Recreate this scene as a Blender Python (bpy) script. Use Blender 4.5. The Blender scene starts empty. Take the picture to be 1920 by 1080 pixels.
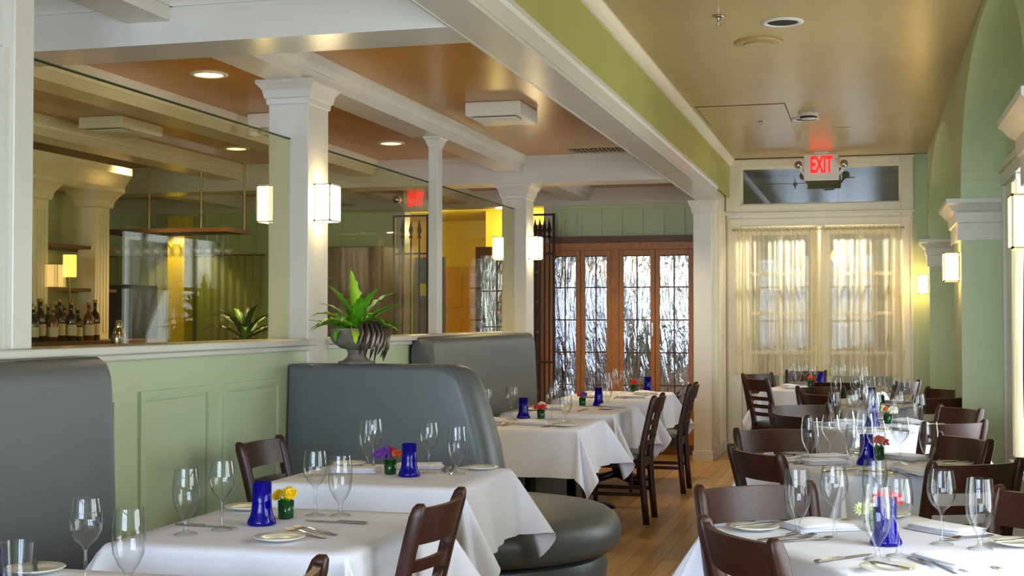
import bpy, math, random
from math import sin, cos, pi, radians as rad, sqrt, atan2

# ------------------------------------------------------------------ camera, world, daylight, exposure
sc = bpy.context.scene
COL = sc.collection
cam_d = bpy.data.cameras.new('camera'); cam = bpy.data.objects.new('camera', cam_d); COL.objects.link(cam)
cam_d.sensor_width = 36.0; cam_d.lens = 36.0 * 2480 / 1920; cam_d.clip_start = 0.05; cam_d.clip_end = 200
cam.location = (0, 0, 1.40)
cam.rotation_euler = (pi / 2 + math.atan(58 / 2480), 0, rad(15.0))
sc.camera = cam
vs = sc.view_settings
vs.view_transform = 'Standard'; vs.look = 'None'; vs.gamma = 1.0; vs.use_curve_mapping = False
vs.exposure = 0.12
sc.cycles.use_denoising = True
sc.cycles.max_bounces = 10; sc.cycles.diffuse_bounces = 5; sc.cycles.glossy_bounces = 4
sc.cycles.transmission_bounces = 6; sc.cycles.transparent_max_bounces = 40
sc.cycles.caustics_reflective = False; sc.cycles.caustics_refractive = False
sc.cycles.sample_clamp_indirect = 4.0

w = bpy.data.worlds.new('daylight_sky'); sc.world = w; w.use_nodes = True
wn = w.node_tree.nodes; wn['Background'].inputs[0].default_value = (0.62, 0.76, 1.0, 1); wn['Background'].inputs[1].default_value = 1.2

def area(name, loc, rot, sx, sy, power, col):
    d = bpy.data.lights.new(name, 'AREA'); d.shape = 'RECTANGLE'; d.size = sx; d.size_y = sy; d.energy = power; d.color = col
    o = bpy.data.objects.new(name, d); COL.objects.link(o); o.location = loc; o.rotation_euler = rot
    return o
# daylight standing in the window openings: right wall bays, and the tall windows behind the camera
for yc, hw, pw in ((2.9, 1.6, 170), (7.47, 1.6, 130), (12.1, 1.5, 85)):
    area('daylight_side', (1.22, yc, 1.42), (0, rad(90), 0), 1.75, 2 * hw, pw, (0.90, 0.97, 1.0))
for xc, pw in ((-7.6, 22), (-5.4, 60), (-3.4, 165), (-1.9, 165), (-0.4, 165)):
    area('daylight_front', (xc, -3.25, 1.75), (rad(90), 0, 0), 1.15, 2.3, pw, (0.62, 0.77, 1.0))

# ------------------------------------------------------------------ helpers
def lin(c): return tuple((v / 255 / 12.92 if v / 255 <= .04045 else ((v / 255 + .055) / 1.055) ** 2.4) for v in c) + (1,)
MATS = {}
def mat(name, rgb, rough=.5, metal=0., var=.06, scale=6., bump=0., bscale=60., spec=.5, stretch=None, coat=0.):
    m = bpy.data.materials.new(name); m.use_nodes = True; nt = m.node_tree; b = nt.nodes['Principled BSDF']
    b.inputs['Roughness'].default_value = rough; b.inputs['Metallic'].default_value = metal
    b.inputs['Specular IOR Level'].default_value = spec; b.inputs['Coat Weight'].default_value = coat
    tc = nt.nodes.new('ShaderNodeTexCoord'); mp = nt.nodes.new('ShaderNodeMapping')
    nt.links.new(tc.outputs['Object'], mp.inputs[0])
    if stretch: mp.inputs['Scale'].default_value = stretch
    n = nt.nodes.new('ShaderNodeTexNoise'); n.inputs['Scale'].default_value = scale; n.inputs['Detail'].default_value = 5
    nt.links.new(mp.outputs[0], n.inputs['Vector'])
    r = nt.nodes.new('ShaderNodeMapRange'); r.inputs[1].default_value = .3; r.inputs[2].default_value = .7
    r.inputs[3].default_value = 1 - var; r.inputs[4].default_value = 1 + var
    nt.links.new(n.outputs[0], r.inputs[0])
    h = nt.nodes.new('ShaderNodeMix'); h.data_type = 'RGBA'; h.blend_type = 'MULTIPLY'; h.inputs[0].default_value = 1
    h.inputs[6].default_value = lin(rgb); nt.links.new(r.outputs[0], h.inputs[7])
    nt.links.new(h.outputs[2], b.inputs['Base Color'])
    if bump:
        n2 = nt.nodes.new('ShaderNodeTexNoise'); n2.inputs['Scale'].default_value = bscale; n2.inputs['Detail'].default_value = 3
        nt.links.new(mp.outputs[0], n2.inputs['Vector'])
        bp = nt.nodes.new('ShaderNodeBump'); bp.inputs['Strength'].default_value = bump; bp.inputs['Distance'].default_value = .004
        nt.links.new(n2.outputs[0], bp.inputs['Height']); nt.links.new(bp.outputs[0], b.inputs['Normal'])
    MATS[name] = m; return m
def emit(name, rgb, s):
    m = bpy.data.materials.new(name); m.use_nodes = True; nt = m.node_tree; nt.nodes.remove(nt.nodes['Principled BSDF'])
    e = nt.nodes.new('ShaderNodeEmission'); e.inputs[0].default_value = lin(rgb); e.inputs[1].default_value = s
    nt.links.new(e.outputs[0], nt.nodes['Material Output'].inputs[0]); MATS[name] = m; return m
def glass(name, clear=(.97, .985, .98), edge=(.70, .76, .75), base=.06, gloss=1., rough=0., power=4., body=None, bodyfac=.3):
    """thin-walled glass: tinted straight transmission, Schlick reflection"""
    m = bpy.data.materials.new(name); m.use_nodes = True; nt = m.node_tree; N = nt.nodes; L = nt.links; N.remove(N['Principled BSDF'])
    lw = N.new('ShaderNodeLayerWeight'); lw.inputs[0].default_value = .5
    pw = N.new('ShaderNodeMath'); pw.operation = 'POWER'; pw.inputs[1].default_value = power; L.new(lw.outputs['Facing'], pw.inputs[0])
    mr = N.new('ShaderNodeMapRange'); mr.inputs[3].default_value = base; mr.inputs[4].default_value = gloss; L.new(pw.outputs[0], mr.inputs[0])
    mc = N.new('ShaderNodeMix'); mc.data_type = 'RGBA'; mc.inputs[6].default_value = clear + (1,); mc.inputs[7].default_value = edge + (1,)
    L.new(pw.outputs[0], mc.inputs[0])
    t = N.new('ShaderNodeBsdfTransparent'); L.new(mc.outputs[2], t.inputs[0])
    g = N.new('ShaderNodeBsdfGlossy'); g.inputs['Roughness'].default_value = rough
    mx = N.new('ShaderNodeMixShader'); L.new(mr.outputs[0], mx.inputs[0])
    src = t
    if body:
        d = N.new('ShaderNodeBsdfDiffuse'); d.inputs[0].default_value = body + (1,)
        m2 = N.new('ShaderNodeMixShader'); m2.inputs[0].default_value = bodyfac; L.new(t.outputs[0], m2.inputs[1]); L.new(d.outputs[0], m2.inputs[2]); src = m2
    L.new(src.outputs[0], mx.inputs[1]); L.new(g.outputs[0], mx.inputs[2])
    L.new(mx.outputs[0], N['Material Output'].inputs[0]); MATS[name] = m; return m
def sheer(name, rgb, fac):
    m = bpy.data.materials.new(name); m.use_nodes = True; nt = m.node_tree; N = nt.nodes; L = nt.links; N.remove(N['Principled BSDF'])
    t = N.new('ShaderNodeBsdfTransparent'); d = N.new('ShaderNodeBsdfDiffuse'); d.inputs[0].default_value = lin(rgb)
    s = N.new('ShaderNodeBsdfTranslucent'); s.inputs[0].default_value = lin(rgb)
    a = N.new('ShaderNodeMixShader'); a.inputs[0].default_value = .5; L.new(d.outputs[0], a.inputs[1]); L.new(s.outputs[0], a.inputs[2])
    lw = N.new('ShaderNodeLayerWeight'); lw.inputs[0].default_value = .5
    mr = N.new('ShaderNodeMapRange'); mr.inputs[3].default_value = fac; mr.inputs[4].default_value = 1.0; L.new(lw.outputs['Facing'], mr.inputs[0])
    b = N.new('ShaderNodeMixShader'); L.new(mr.outputs[0], b.inputs[0]); L.new(t.outputs[0], b.inputs[1]); L.new(a.outputs[0], b.inputs[2])
    L.new(b.outputs[0], N['Material Output'].inputs[0]); MATS[name] = m; return m

mat('white_paint', (210, 206, 195), .26, var=.03, scale=3)
mat('lamp_warmed_white', (232, 222, 196), .3, var=.03, scale=3)  # white paint with the warm lamp tint put into its colour
mat('green_wall', (190, 204, 158), .42, var=.05, scale=2.2, bump=.15, bscale=40)
mat('green_beam', (174, 172, 92), .4, var=.06, scale=2.5, bump=.2, bscale=30)
mat('green_panel', (186, 199, 162), .38, var=.04, scale=2.5)
mat('tan_ceiling', (176, 148, 98), .27, var=.05, scale=1.6, bump=.06, bscale=14)
mat('amber_glow_ceiling', (180, 130, 58), .27, var=.06, scale=1.5, bump=.06, bscale=14)  # reflected warm glow on the bar-side ceiling is put into this colour
mat('grey_vinyl', (90, 94, 95), .38, var=.04, scale=8, bump=.12, bscale=220)
mat('seat_vinyl', (92, 104, 98), .4, var=.05, scale=12)
mat('brown_wood', (56, 28, 19), .36, var=.25, scale=9, stretch=(6, 6, 1), spec=.4)
mat('oak_wood', (160, 104, 44), .42, var=.25, scale=14, stretch=(5, 5, .7))
mat('dark_oak', (92, 56, 24), .45, var=.25, scale=14, stretch=(1, 5, 5))
mat('floor_base', (150, 112, 64), .4)
FL = [mat('floor_plank_%d' % k, c, .3, var=.14, scale=10, stretch=(7, .7, 7)) for k, c in enumerate(((188, 144, 76), (178, 135, 70), (194, 150, 84), (172, 128, 64)))]
mat('linen', (231, 231, 242), .85, var=.02, scale=4, bump=.5, bscale=7, spec=.2)
mat('linen_napkin', (240, 240, 246), .85, var=.02, scale=6, bump=.15, bscale=300, spec=.2)
mat('china', (232, 230, 214), .16, var=.02)
mat('steel', (176, 170, 158), .2, metal=1., var=.08)
mat('dark_metal', (34, 32, 32), .45, metal=.6, var=.1)
mat('iron', (44, 30, 20), .5, metal=.4, var=.15)
mat('brass', (150, 128, 84), .35, metal=.9, var=.06)
mat('black_plastic', (22, 22, 22), .5)
mat('white_plastic', (224, 220, 208), .4, var=.02)
mat('grille_dark', (36, 32, 28), .7)
mat('stone', (124, 114, 102), .8, var=.35, scale=22, bump=.6, bscale=70)
mat('silver_ribbon', (128, 112, 104), .32, metal=.8, var=.3, scale=30)
mat('leaf', (92, 160, 30), .4, var=.3, scale=16)
mat('leaf_bright', (170, 214, 50), .4, var=.2, scale=16)
mat('leaf_dark', (34, 62, 20), .45, var=.3, scale=14)
mat('yellow_wall', (222, 194, 56), .5, var=.06, scale=2)
mat('yellow_door', (196, 150, 30), .45, var=.06, scale=3)
mat('umber_panel', (112, 84, 58), .5, var=.2, scale=5, stretch=(6, 6, .5))
mat('slate_panel', (98, 104, 110), .5, var=.06)
mat('vestibule', (128, 128, 118), .8, var=.15, scale=2)
mat('petal_yellow', (250, 214, 24), .6); mat('petal_red', (206, 40, 34), .6); mat('petal_purple', (104, 52, 150), .6)
mat('petal_orange', (222, 92, 42), .6); mat('petal_white', (232, 228, 206), .6); mat('petal_pale', (214, 220, 160), .6)
mat('liquor_amber', (112, 58, 16), .15, coat=.5); mat('liquor_green', (26, 52, 24), .12, coat=.5); mat('liquor_dark', (36, 20, 16), .12, coat=.5)
mat('liquor_clear', (120, 124, 100), .12, coat=.5); mat('liquor_red', (110, 26, 16), .12, coat=.5); mat('paper_label', (206, 196, 168), .7); mat('bottle_cap', (150, 110, 50), .35, metal=.5)
mat('wine_bottle', (16, 16, 22), .12, coat=.6)
glass('wine_glass_clear', clear=(.97, .98, .98), edge=(.50, .55, .55), base=.06, gloss=1., power=2.6)
glass('pane_glass', clear=(.94, .925, .78), edge=(.75, .76, .6), base=.02, gloss=.45, power=5.)
glass('window_glass', clear=(.97, .98, .98), edge=(.8, .84, .84), base=.03, gloss=.5, power=5.)
glass('transom_glass', clear=(.35, .36, .3), edge=(.3, .3, .28), base=.12, gloss=.8, power=4.)
glass('cobalt_glass', clear=(.05, .04, .85), edge=(.01, .008, .30), base=.03, gloss=.5, body=(.006, .003, .30), bodyfac=.5)
glass('green_glass', clear=(.04, .46, .13), edge=(.01, .12, .03), base=.05, gloss=.7, body=(.01, .13, .03), bodyfac=.4)
sheer('sheer_cream', (253, 242, 212), .36)
sheer('sheer_white', (226, 218, 188), .72)
sheer('cafe_curtain', (196, 196, 128), .85)
emit('lamp_glow', (255, 226, 168), 22.0)
emit('lamp_glow_warm', (255, 208, 124), 20.0)
emit('bulb_glow', (255, 206, 120), 9.0)
emit('exit_red', (255, 34, 30), 2.2)
emit('amber_shade', (255, 186, 84), 3.2)
# hammered, swirled glass of the wine cabinet
m = bpy.data.materials.new('swirl_glass'); m.use_nodes = True; nt = m.node_tree; N = nt.nodes; L = nt.links; N.remove(N['Principled BSDF'])
tc = N.new('ShaderNodeTexCoord'); mp = N.new('ShaderNodeMapping'); mp.inputs['Rotation'].default_value = (0, rad(38), 0); mp.inputs['Scale'].default_value = (3.6, 1, .8)
L.new(tc.outputs['Object'], mp.inputs[0])
nz = N.new('ShaderNodeTexNoise'); nz.inputs['Scale'].default_value = 3.2; nz.inputs['Detail'].default_value = 4; nz.inputs['Distortion'].default_value = 2.4; L.new(mp.outputs[0], nz.inputs['Vector'])
bp = N.new('ShaderNodeBump'); bp.inputs['Strength'].default_value = .3; bp.inputs['Distance'].default_value = .03; L.new(nz.outputs[0], bp.inputs['Height'])
g = N.new('ShaderNodeBsdfGlossy'); g.inputs['Roughness'].default_value = .05; g.inputs[0].default_value = (.9, .92, .95, 1); L.new(bp.outputs[0], g.inputs['Normal'])
t = N.new('ShaderNodeBsdfTransparent'); t.inputs[0].default_value = (.45, .43, .4, 1)
mx = N.new('ShaderNodeMixShader'); mx.inputs[0].default_value = .44; L.new(t.outputs[0], mx.inputs[1]); L.new(g.outputs[0], mx.inputs[2]); L.new(mx.outputs[0], N['Material Output'].inputs[0])
MATS['swirl_glass'] = m

class MB:
    def __init__(s): s.v = []; s.f = []
    def box(s, x0, x1, y0, y1, z0, z1):
        b = len(s.v)
        s.v += [(x, y, z) for z in (z0, z1) for y in (y0, y1) for x in (x0, x1)]
        s.f += [tuple(b + i for i in q) for q in ((0, 2, 3, 1), (4, 5, 7, 6), (0, 1, 5, 4), (2, 6, 7, 3), (0, 4, 6, 2), (1, 3, 7, 5))]
        return s
    def rings(s, R, cap=True, closed=True):
        b = len(s.v); n = len(R[0])
        for r in R: s.v += [tuple(p) for p in r]
        for i in range(len(R) - 1):
            for j in range(n if closed else n - 1):
                k = (j + 1) % n
                s.f.append((b + i * n + j, b + i * n + k, b + (i + 1) * n + k, b + (i + 1) * n + j))
        if cap and closed:
            s.f.append(tuple(b + j for j in reversed(range(n)))); s.f.append(tuple(b + (len(R) - 1) * n + j for j in range(n)))
        return s
    def lathe(s, prof, n=20, c=(0, 0, 0), cap=False):
        return s.rings([[(c[0] + r * cos(2 * pi * j / n), c[1] + r * sin(2 * pi * j / n), c[2] + z) for j in range(n)] for r, z in prof], cap)
    def tube(s, pts, rad_, n=8):
        import mathutils
        R = []; P = [mathutils.Vector(p) for p in pts]
        for i, p in enumerate(P):
            d = (P[min(i + 1, len(P) - 1)] - P[max(i - 1, 0)]).normalized()
            a = d.cross(mathutils.Vector((0, 0, 1)));
            if a.length < 1e-3: a = mathutils.Vector((1, 0, 0))
            a.normalize(); b_ = d.cross(a)
            r = rad_[i] if isinstance(rad_, (list, tuple)) else rad_
            R.append([tuple(p + r * (cos(2 * pi * j / n) * a + sin(2 * pi * j / n) * b_)) for j in range(n)])
        return s.rings(R)
    def grid(s, fn, nu, nv):
        b = len(s.v)
        for i in range(nu + 1):
            for j in range(nv + 1): s.v.append(fn(i / nu, j / nv))
        for i in range(nu):
            for j in range(nv):
                q = b + i * (nv + 1) + j; s.f.append((q, q + nv + 1, q + nv + 2, q + 1))
        return s
    def ball(s, c, r, n=8, m=6, sq=1.):
        return s.lathe([(max(r * sin(pi * i / m), 1e-4), -r * sq * cos(pi * i / m)) for i in range(m + 1)], n, c)
    def mesh(s, name, smooth=False):
        me = bpy.data.meshes.new(name); me.from_pydata(s.v, [], s.f); me.update()
        if smooth: me.polygons.foreach_set('use_smooth', [True] * len(me.polygons))
        return me
def link(name, me, m, parent=None, loc=(0, 0, 0), rz=0., bevel=0., autosmooth=False):
    o = bpy.data.objects.new(name, me); COL.objects.link(o)
    if m is not None and len(me.materials) == 0: me.materials.append(MATS[m] if isinstance(m, str) else m)
    o.location = loc; o.rotation_euler = (0, 0, rz)
    if parent is not None: o.parent = parent
    if bevel:
        bv = o.modifiers.new('bevel', 'BEVEL'); bv.width = bevel; bv.segments = 2; bv.limit_method = 'ANGLE'; bv.angle_limit = rad(40)
    if autosmooth: o.modifiers.new('edges', 'EDGE_SPLIT').split_angle = rad(42)
    return o
def put(mb, name, m, parent=None, smooth=False, **k): return link(name, mb.mesh(name, smooth), m, parent, **k)
def tag(o, label, cat, group=None):
    o['label'] = label; o['category'] = cat
    if group: o['group'] = group
    return o
def thing(name, label, cat, loc=(0, 0, 0), rz=0., group=None):
    o = bpy.data.objects.new(name, None); COL.objects.link(o); o.empty_display_size = .1
    o.location = loc; o.rotation_euler = (0, 0, rz); return tag(o, label, cat, group)
def struct(o, label=None):
    o['kind'] = 'structure'
    if label: o['label'] = label
    return o
CACHE = {}
def cached(key, fn, smooth=False):
    if key not in CACHE: CACHE[key] = fn().mesh(key, smooth)
    return CACHE[key]
def B(*a): return MB().box(*a)
def mold(prof, p0, p1, nrm):
    """profile (outward, z) swept from p0 to p1 (xy)"""
    return MB().rings([[(p[0] + nrm[0] * o, p[1] + nrm[1] * o, z) for o, z in prof] for p in (p0, p1)])
def flare(x0, x1, y0, y1, steps):
    """square stepped capital: steps of (outset, z)"""
    return MB().rings([[(x0 - o, y0 - o, z), (x1 + o, y0 - o, z), (x1 + o, y1 + o, z), (x0 - o, y1 + o, z)] for o, z in steps])
ORD = ['leftmost', 'second from left', 'third from left', 'fourth from left', 'fifth from left', 'sixth from left', 'seventh from left', 'eighth from left', 'ninth from left', 'tenth from left', 'eleventh from left', 'twelfth from left', 'thirteenth from left', 'fourteenth from left']
def ordn(i, n): return 'only' if n == 1 else ('rightmost' if i == n - 1 else ORD[i])

# ------------------------------------------------------------------ the shell
CM, CL = 3.12, 2.80       # ceiling heights: window side, bar side
XL, YB, YF = -9.4, 13.9, -3.0
fl = struct(put(B(XL, 1.2, YF, 18, -.1, 0), 'floor', 'floor_base'), 'light oak strip floor')
rng = random.Random(4)
PW = .095
pm = [MB().box(0, PW - .0025, 0, 1.496, 0, .004).mesh('plank') for _ in FL]
for k, me in enumerate(pm): me.materials.append(FL[k])
for i in range(24):
    x = -1.72 + i * PW; y = 4.3 - rng.random() * 1.4
    while y < 14.3:
        if y > 2.6 and y + 1.5 < 14.4:
            link('plank', rng.choice(pm), None, fl, (x, y, .0))
        y += 1.5
def sbox(name, m, *boxes, label=None, bevel=0.):
    b = MB()
    for q in boxes: b.box(*q)
    return struct(put(b, name, m, bevel=bevel), label)
ceilM = sbox('ceiling', 'tan_ceiling', (-1.5, 1.2, YF, 14.5, CM, CM + .1), label='glossy tan ceiling over the window side')
ceilL = sbox('ceiling', 'amber_glow_ceiling', (XL, -1.5, YF, YB, CL, CL + .1), label='glossy ceiling over the booths and bar, amber glow put into its colour')
sbox('wall_left', 'green_wall', (XL - .1, XL, YF, 18, 0, 3))
# wall behind the camera with tall windows
fw = MB(); xs = [XL]
for xc in (-7.6, -5.4, -3.4, -1.9, -0.4): xs += [xc - .62, xc + .62]
xs += [1.2]
for i in range(0, len(xs), 2): fw.box(xs[i], xs[i + 1], YF - .15, YF, 0, 3.2)
for i in range(1, len(xs) - 1, 2): fw.box(xs[i], xs[i + 1], YF - .15, YF, 0, .55); fw.box(xs[i], xs[i + 1], YF - .15, YF, 2.95, 3.2)
wf = struct(put(fw, 'wall_front', 'green_wall'))
for i in range(1, len(xs) - 1, 2):
    b = MB(); x0, x1 = xs[i], xs[i + 1]
    for k in range(3): xx = x0 + (x1 - x0) * k / 2; b.box(xx - .025, xx + .025, YF - .1, YF - .05, .55, 2.95)
    for z in (.55, 1.35, 2.15, 2.95): b.box(x0, x1, YF - .097, YF - .053, z - .02, z + .02)
    struct(put(b, 'window_%d' % (10 + i // 2), 'white_paint'))

# arcade on the window side
XA, XW = .62, .90
ZS, ZT = 2.19, 3.06
bays = ((.95, 4.95), (5.6, 9.4), (10.15, 14.05))
aw = MB()
for y0, y1 in ((YF, .95), (4.95, 5.6), (9.4, 10.15), (14.05, 14.45)): aw.box(XA, XW + .12, y0, y1, 0, CM)
def arch_z(y, y0, y1):
    t = abs((y - (y0 + y1) / 2) / ((y1 - y0) / 2)); return ZS + (ZT - ZS) * max(0., 1 - t ** 2.3) ** (1 / 2.1)
for y0, y1 in bays:
    n = 48; ys = [(y0 + y1) / 2 - (y1 - y0) / 2 * cos(pi * i / n) for i in range(n + 1)]
    for i in range(n):
        a, c = ys[i], ys[i + 1]; za, zc = arch_z(a, y0, y1), arch_z(c, y0, y1)
        for X in (XA,):
            b = len(aw.v); aw.v += [(X, a, za), (X, c, zc), (X, c, CM), (X, a, CM)]; aw.f.append((b, b + 3, b + 2, b + 1))
        b = len(aw.v); aw.v += [(XA, a, za), (XA, c, zc), (XW + .02, c, zc), (XW + .02, a, za)]; aw.f.append((b, b + 1, b + 2, b + 3))
struct(put(aw, 'wall_right', 'green_wall'), 'pale green arcade wall with arched window recesses')
ow = MB()
WIN = []
for y0, y1 in bays:
    a, c = y0 + .95, y1 - .95; WIN.append((a, c))
    ow.box(XW, XW + .12, y0, a, 0, CM); ow.box(XW, XW + .12, c, y1, 0, CM); ow.box(XW, XW + .12, a, c, 0, .55); ow.box(XW, XW + .12, a, c, 2.28, CM)
struct(put(ow, 'wall_right_outer', 'green_wall'))
for k, (a, c) in enumerate(WIN):
    b = MB()
    for q in ((a - .1, a), (c, c + .1), (a - .85, a - .78), (c + .78, c + .85))[:3 if k == 2 else 4]: b.box(XW - .03, XW + .02, q[0], q[1], .45, 2.28)
    for q in ((a - .78, a - .1), (c + .1, c + .78))[:1 if k == 2 else 2]: b.box(XW - .014, XW + .02, q[0], q[1], .45, 2.28)
    e_ = .1 if k == 2 else .85; b.box(XW - .035, XW + .02, a - .85, c + e_, 2.281, 2.37); b.box(XW - .05, XW + .02, a - .88, c + e_ + .03, 2.371, 2.41); b.box(XW - .07, XW + .02, a - .12, c + .12, .50, .55)
    n = 4
    for i in range(n + 1): y = a + (c - a) * i / n; b.box(XW + .03, XW + .07, y - .025, y + .025, .55, 2.28)
    for z in (.57, 1.14, 1.71, 2.26): b.box(XW + .033, XW + .067, a, c, z - .02, z + .02)
    wo = struct(put(b, 'window_%d' % (k + 1), 'white_paint', bevel=.004), 'white framed window in an arched recess')
    for i in range(n):
        for z0, z1 in ((.59, 1.12), (1.16, 1.69), (1.73, 2.24)):
            ya = a + (c - a) * i / n + .025; yb = a + (c - a) * (i + 1) / n - .025
            put(B(XW + .045, XW + .051, ya, yb, z0, z1), 'pane', 'window_glass', wo)
for k, (a, c) in enumerate(WIN):            # tied-back sheers
    for s, (e0, e1) in enumerate(((a, (a + c) / 2), (c - (.67 if k < 2 else 1.0), (a + c) / 2 - (.0 if k < 2 else .4)))):
        def fn(u, v, e0=e0, e1=e1):
            z = 2.15 - 1.5 * v
            t = abs(z - 1.02); pinch = .18 + .82 * min(1., (t / 1.05)) ** 1.4 if z > 1.02 else .18 + .3 * min(1, t / .5)
            y = e0 + (e1 - e0) * u * pinch
            return (XW - .10 + .018 * sin(u * 58) + .010 * sin(u * 23 + 1), y, z)
        tag(put(MB().grid(fn, 90, 24), 'sheer_curtain', 'sheer_white', smooth=True),
            'pale tied-back sheer curtain, %s half of the %s arched window' % (('near', 'far')[s], ('nearest', 'middle', 'farthest')[k]), 'curtain', 'window sheers')
# pier capitals
CAP = [(0, 1.93), (.022, 1.93), (.022, 2.045), (.034, 2.05), (.034, 2.06), (.04, 2.115), (.06, 2.13), (.085, 2.165), (.1, 2.175), (.1, 2.205), (0, 2.205)]
for k, (y0, y1) in enumerate(((4.95, 5.6), (9.4, 10.15), (14.05, 14.36))):
    struct(put(flare(XA, XW + .2, y0, y1, CAP), 'trim_%d' % (20 + k), 'white_paint'), 'white moulded capital on an arcade pier')

# main beam between the two ceilings
BX0, BX1 = -1.60, -1.43
beam = sbox('beam', 'white_paint', (BX0, BX1, YF, 13.1, 2.57, CM), label='long dropped beam, white below and lime green above')
put(B(BX1, BX1 + .012, YF, 14.4, 2.705, CM), 'green_face', 'green_beam', beam)
put(MB().rings([[(BX1 + o, y, z) for o, z in ((0, 2.57), (.024, 2.57), (.024, 2.585), (.018, 2.60), (.018, 2.675), (.03, 2.69), (.03, 2.715), (0, 2.715))] for y in (YF, 13.1)]), 'casing', 'white_paint', beam)
CROWN = ((0, -.075), (.014, -.075), (.018, -.06), (.03, -.04), (.048, -.02), (.055, -.012), (.055, 0), (0, 0))
put(mold([(o + .012, CM + z) for o, z in CROWN], (BX1, YF), (BX1, 14.4), (1, 0)), 'crown_moulding', 'lamp_warmed_white', beam)
put(B(BX0 - .012, BX0, YF, 13.1, 2.567, 2.60), 'edge_strip', 'white_paint', beam)
# ceiling beams on the bar side
def crowned(name, x0, x1, y0, y1, z0, along):
    o = struct(put(B(x0, x1, y0, y1, z0, CL), name, 'white_paint'), 'white ceiling beam with crown moulding')
    pr = [(a, CL + b) for a, b in CROWN]
    if along == 'y':
        put(mold(pr, (x1, y0), (x1, y1), (1, 0)), 'crown_moulding', 'white_paint', o); put(mold(pr, (x0, y0), (x0, y1), (-1, 0)), 'crown_moulding', 'white_paint', o)
    else:
        put(mold(pr, (x0, y0), (x1, y0), (0, -1)), 'crown_moulding', 'white_paint', o); put(mold(pr, (x0, y1), (x1, y1), (0, 1)), 'crown_moulding', 'white_paint', o)
    return o
for y0, y1 in ((5.03, 5.34), (11.0, 11.33)): crowned('beam', XL, BX0, y0, y1, 2.57, 'x')
for x0, x1 in ((-3.06, -2.85), (-4.42, -4.2), (-5.73, -5.5), (-7.1, -6.88)):
    for y0, y1 in ((YF, 5.03), (5.34, 11.0), (11.33, YB)): crowned('beam', x0, x1, y0, y1, 2.667, 'y')
put(mold([(a, CL + b) for a, b in CROWN], (BX0, YF), (BX0, 13.1), (-1, 0)), 'crown_moulding', 'white_paint', beam)

# stub wall and end column
sbox('column', 'white_paint', (-1.655, -1.475, 13.1, 13.3, 0, 2.57), label='white square column at the end of the aisle', bevel=.006)
sbox('wall_stub', 'lamp_warmed_white', (-1.64, -1.47, 13.3, 14.45, 0, CM))
sbox('baseboard_stub', 'white_paint', (-1.47, -1.455, 13.3, 14.4, 0, .12), (-1.665, -1.465, 13.085, 13.1, 0, .1))
for k, y in enumerate((13.36, 13.6, 14.2)): sbox('trim_%d' % (30 + k), 'lamp_warmed_white', (-1.47, -1.452, y, y + .07, 0, 2.55))
put(flare(-1.655, -1.475, 13.1, 13.3, [(0, 2.44), (.012, 2.45), (.02, 2.5), (.04, 2.54), (.05, 2.57), (0, 2.57)]), 'trim_33', 'white_paint')['kind'] = 'structure'

# partition: panelled half wall, sill, columns, glass
part_w = sbox('wall_partition', 'green_panel', (-3.05, -2.85, -1.5, 11.3, 0, 1.262), label='green panelled half wall below the glass')
for y0, y1 in ((2.9, 3.7), (3.9, 4.62), (4.79, 5.39), (5.52, 6.11), (6.95, 7.9), (8.1, 9.0), (9.2, 10.1), (10.3, 11.1)):
    b = MB(); d, zb, zt = .03, .2, 1.105
    for q in ((y0, y1, zt - d, zt), (y0, y1, zb, zb + d), (y0, y0 + d, zb + d, zt - d), (y1 - d, y1, zb + d, zt - d)):
        b.box(-2.8505, -2.836, *q)
    put(b, 'panel_moulding', 'green_panel', part_w)
    put(B(-2.85, -2.843, y0 + d + .012, y1 - d - .012, zb + d + .012, zt - d - .012), 'panel', 'green_panel', part_w, bevel=.003)
sl = sbox('trim_1', 'white_paint', (-3.09, -2.79, -1.5, 6.46, 1.262, 1.294), (-3.09, -2.79, 6.71, 11.1, 1.262, 1.294), label='white moulded sill on the half wall', bevel=.006)
put(MB().box(-2.85, -2.825, -1.5, 6.46, 1.235, 1.262).box(-2.85, -2.825, 6.71, 11.1, 1.235, 1.262), 'bed_mould', 'white_paint', sl, bevel=.006)
def column(x0, x1, y0, y1, z0, ztop, label, cap=.055, ch=.13):
    o = struct(put(B(x0, x1, y0, y1, z0, ztop), 'column', 'white_paint', bevel=.004), label)
    put(flare(x0, x1, y0, y1, [(0, ztop - ch), (cap * .15, ztop - ch + .005), (cap * .2, ztop - ch * .75), (cap * .35, ztop - ch * .7), (cap * .5, ztop - ch * .4), (cap * .85, ztop - ch * .2), (cap, ztop - ch * .15), (cap, ztop), (0, ztop)]), 'capital', 'white_paint', o)
    return o
column(-3.07, -2.842, 6.45, 6.72, 0, 2.667, 'white square column with sconces between the glass panels')
column(-3.06, -2.842, 11.08, 11.345, 0, 2.57, 'white square column with sconces at the far end of the partition')
column(-2.94, -2.872, 8.72, 8.83, 1.294, 2.667, 'slender white post on the half wall', .03, .07)
column(-2.93, -2.85, 3.97, 4.08, 1.294, 2.667, 'white post at the left edge of the picture', .001, .05)
sbox('trim_2', 'white_paint', (-2.99, -2.9, -1.5, 3.97, 2.34, 2.667), (-2.95, -2.87, 3.94, 3.97, 1.294, 2.34))
for k, (y0, y1) in enumerate(((-1.4, 3.94), (4.08, 6.57), (6.6, 8.77), (8.78, 11.2))):
    o = struct(put(B(-2.956, -2.944, y0, y1, 1.294, 2.352), 'window_%d' % (k + 5), 'pane_glass'), 'frameless glass screen on the half wall')
    put(B(-2.957, -2.943, y0, y1, 2.352, 2.358), 'polished_edge', 'leaf_dark', o)

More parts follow.
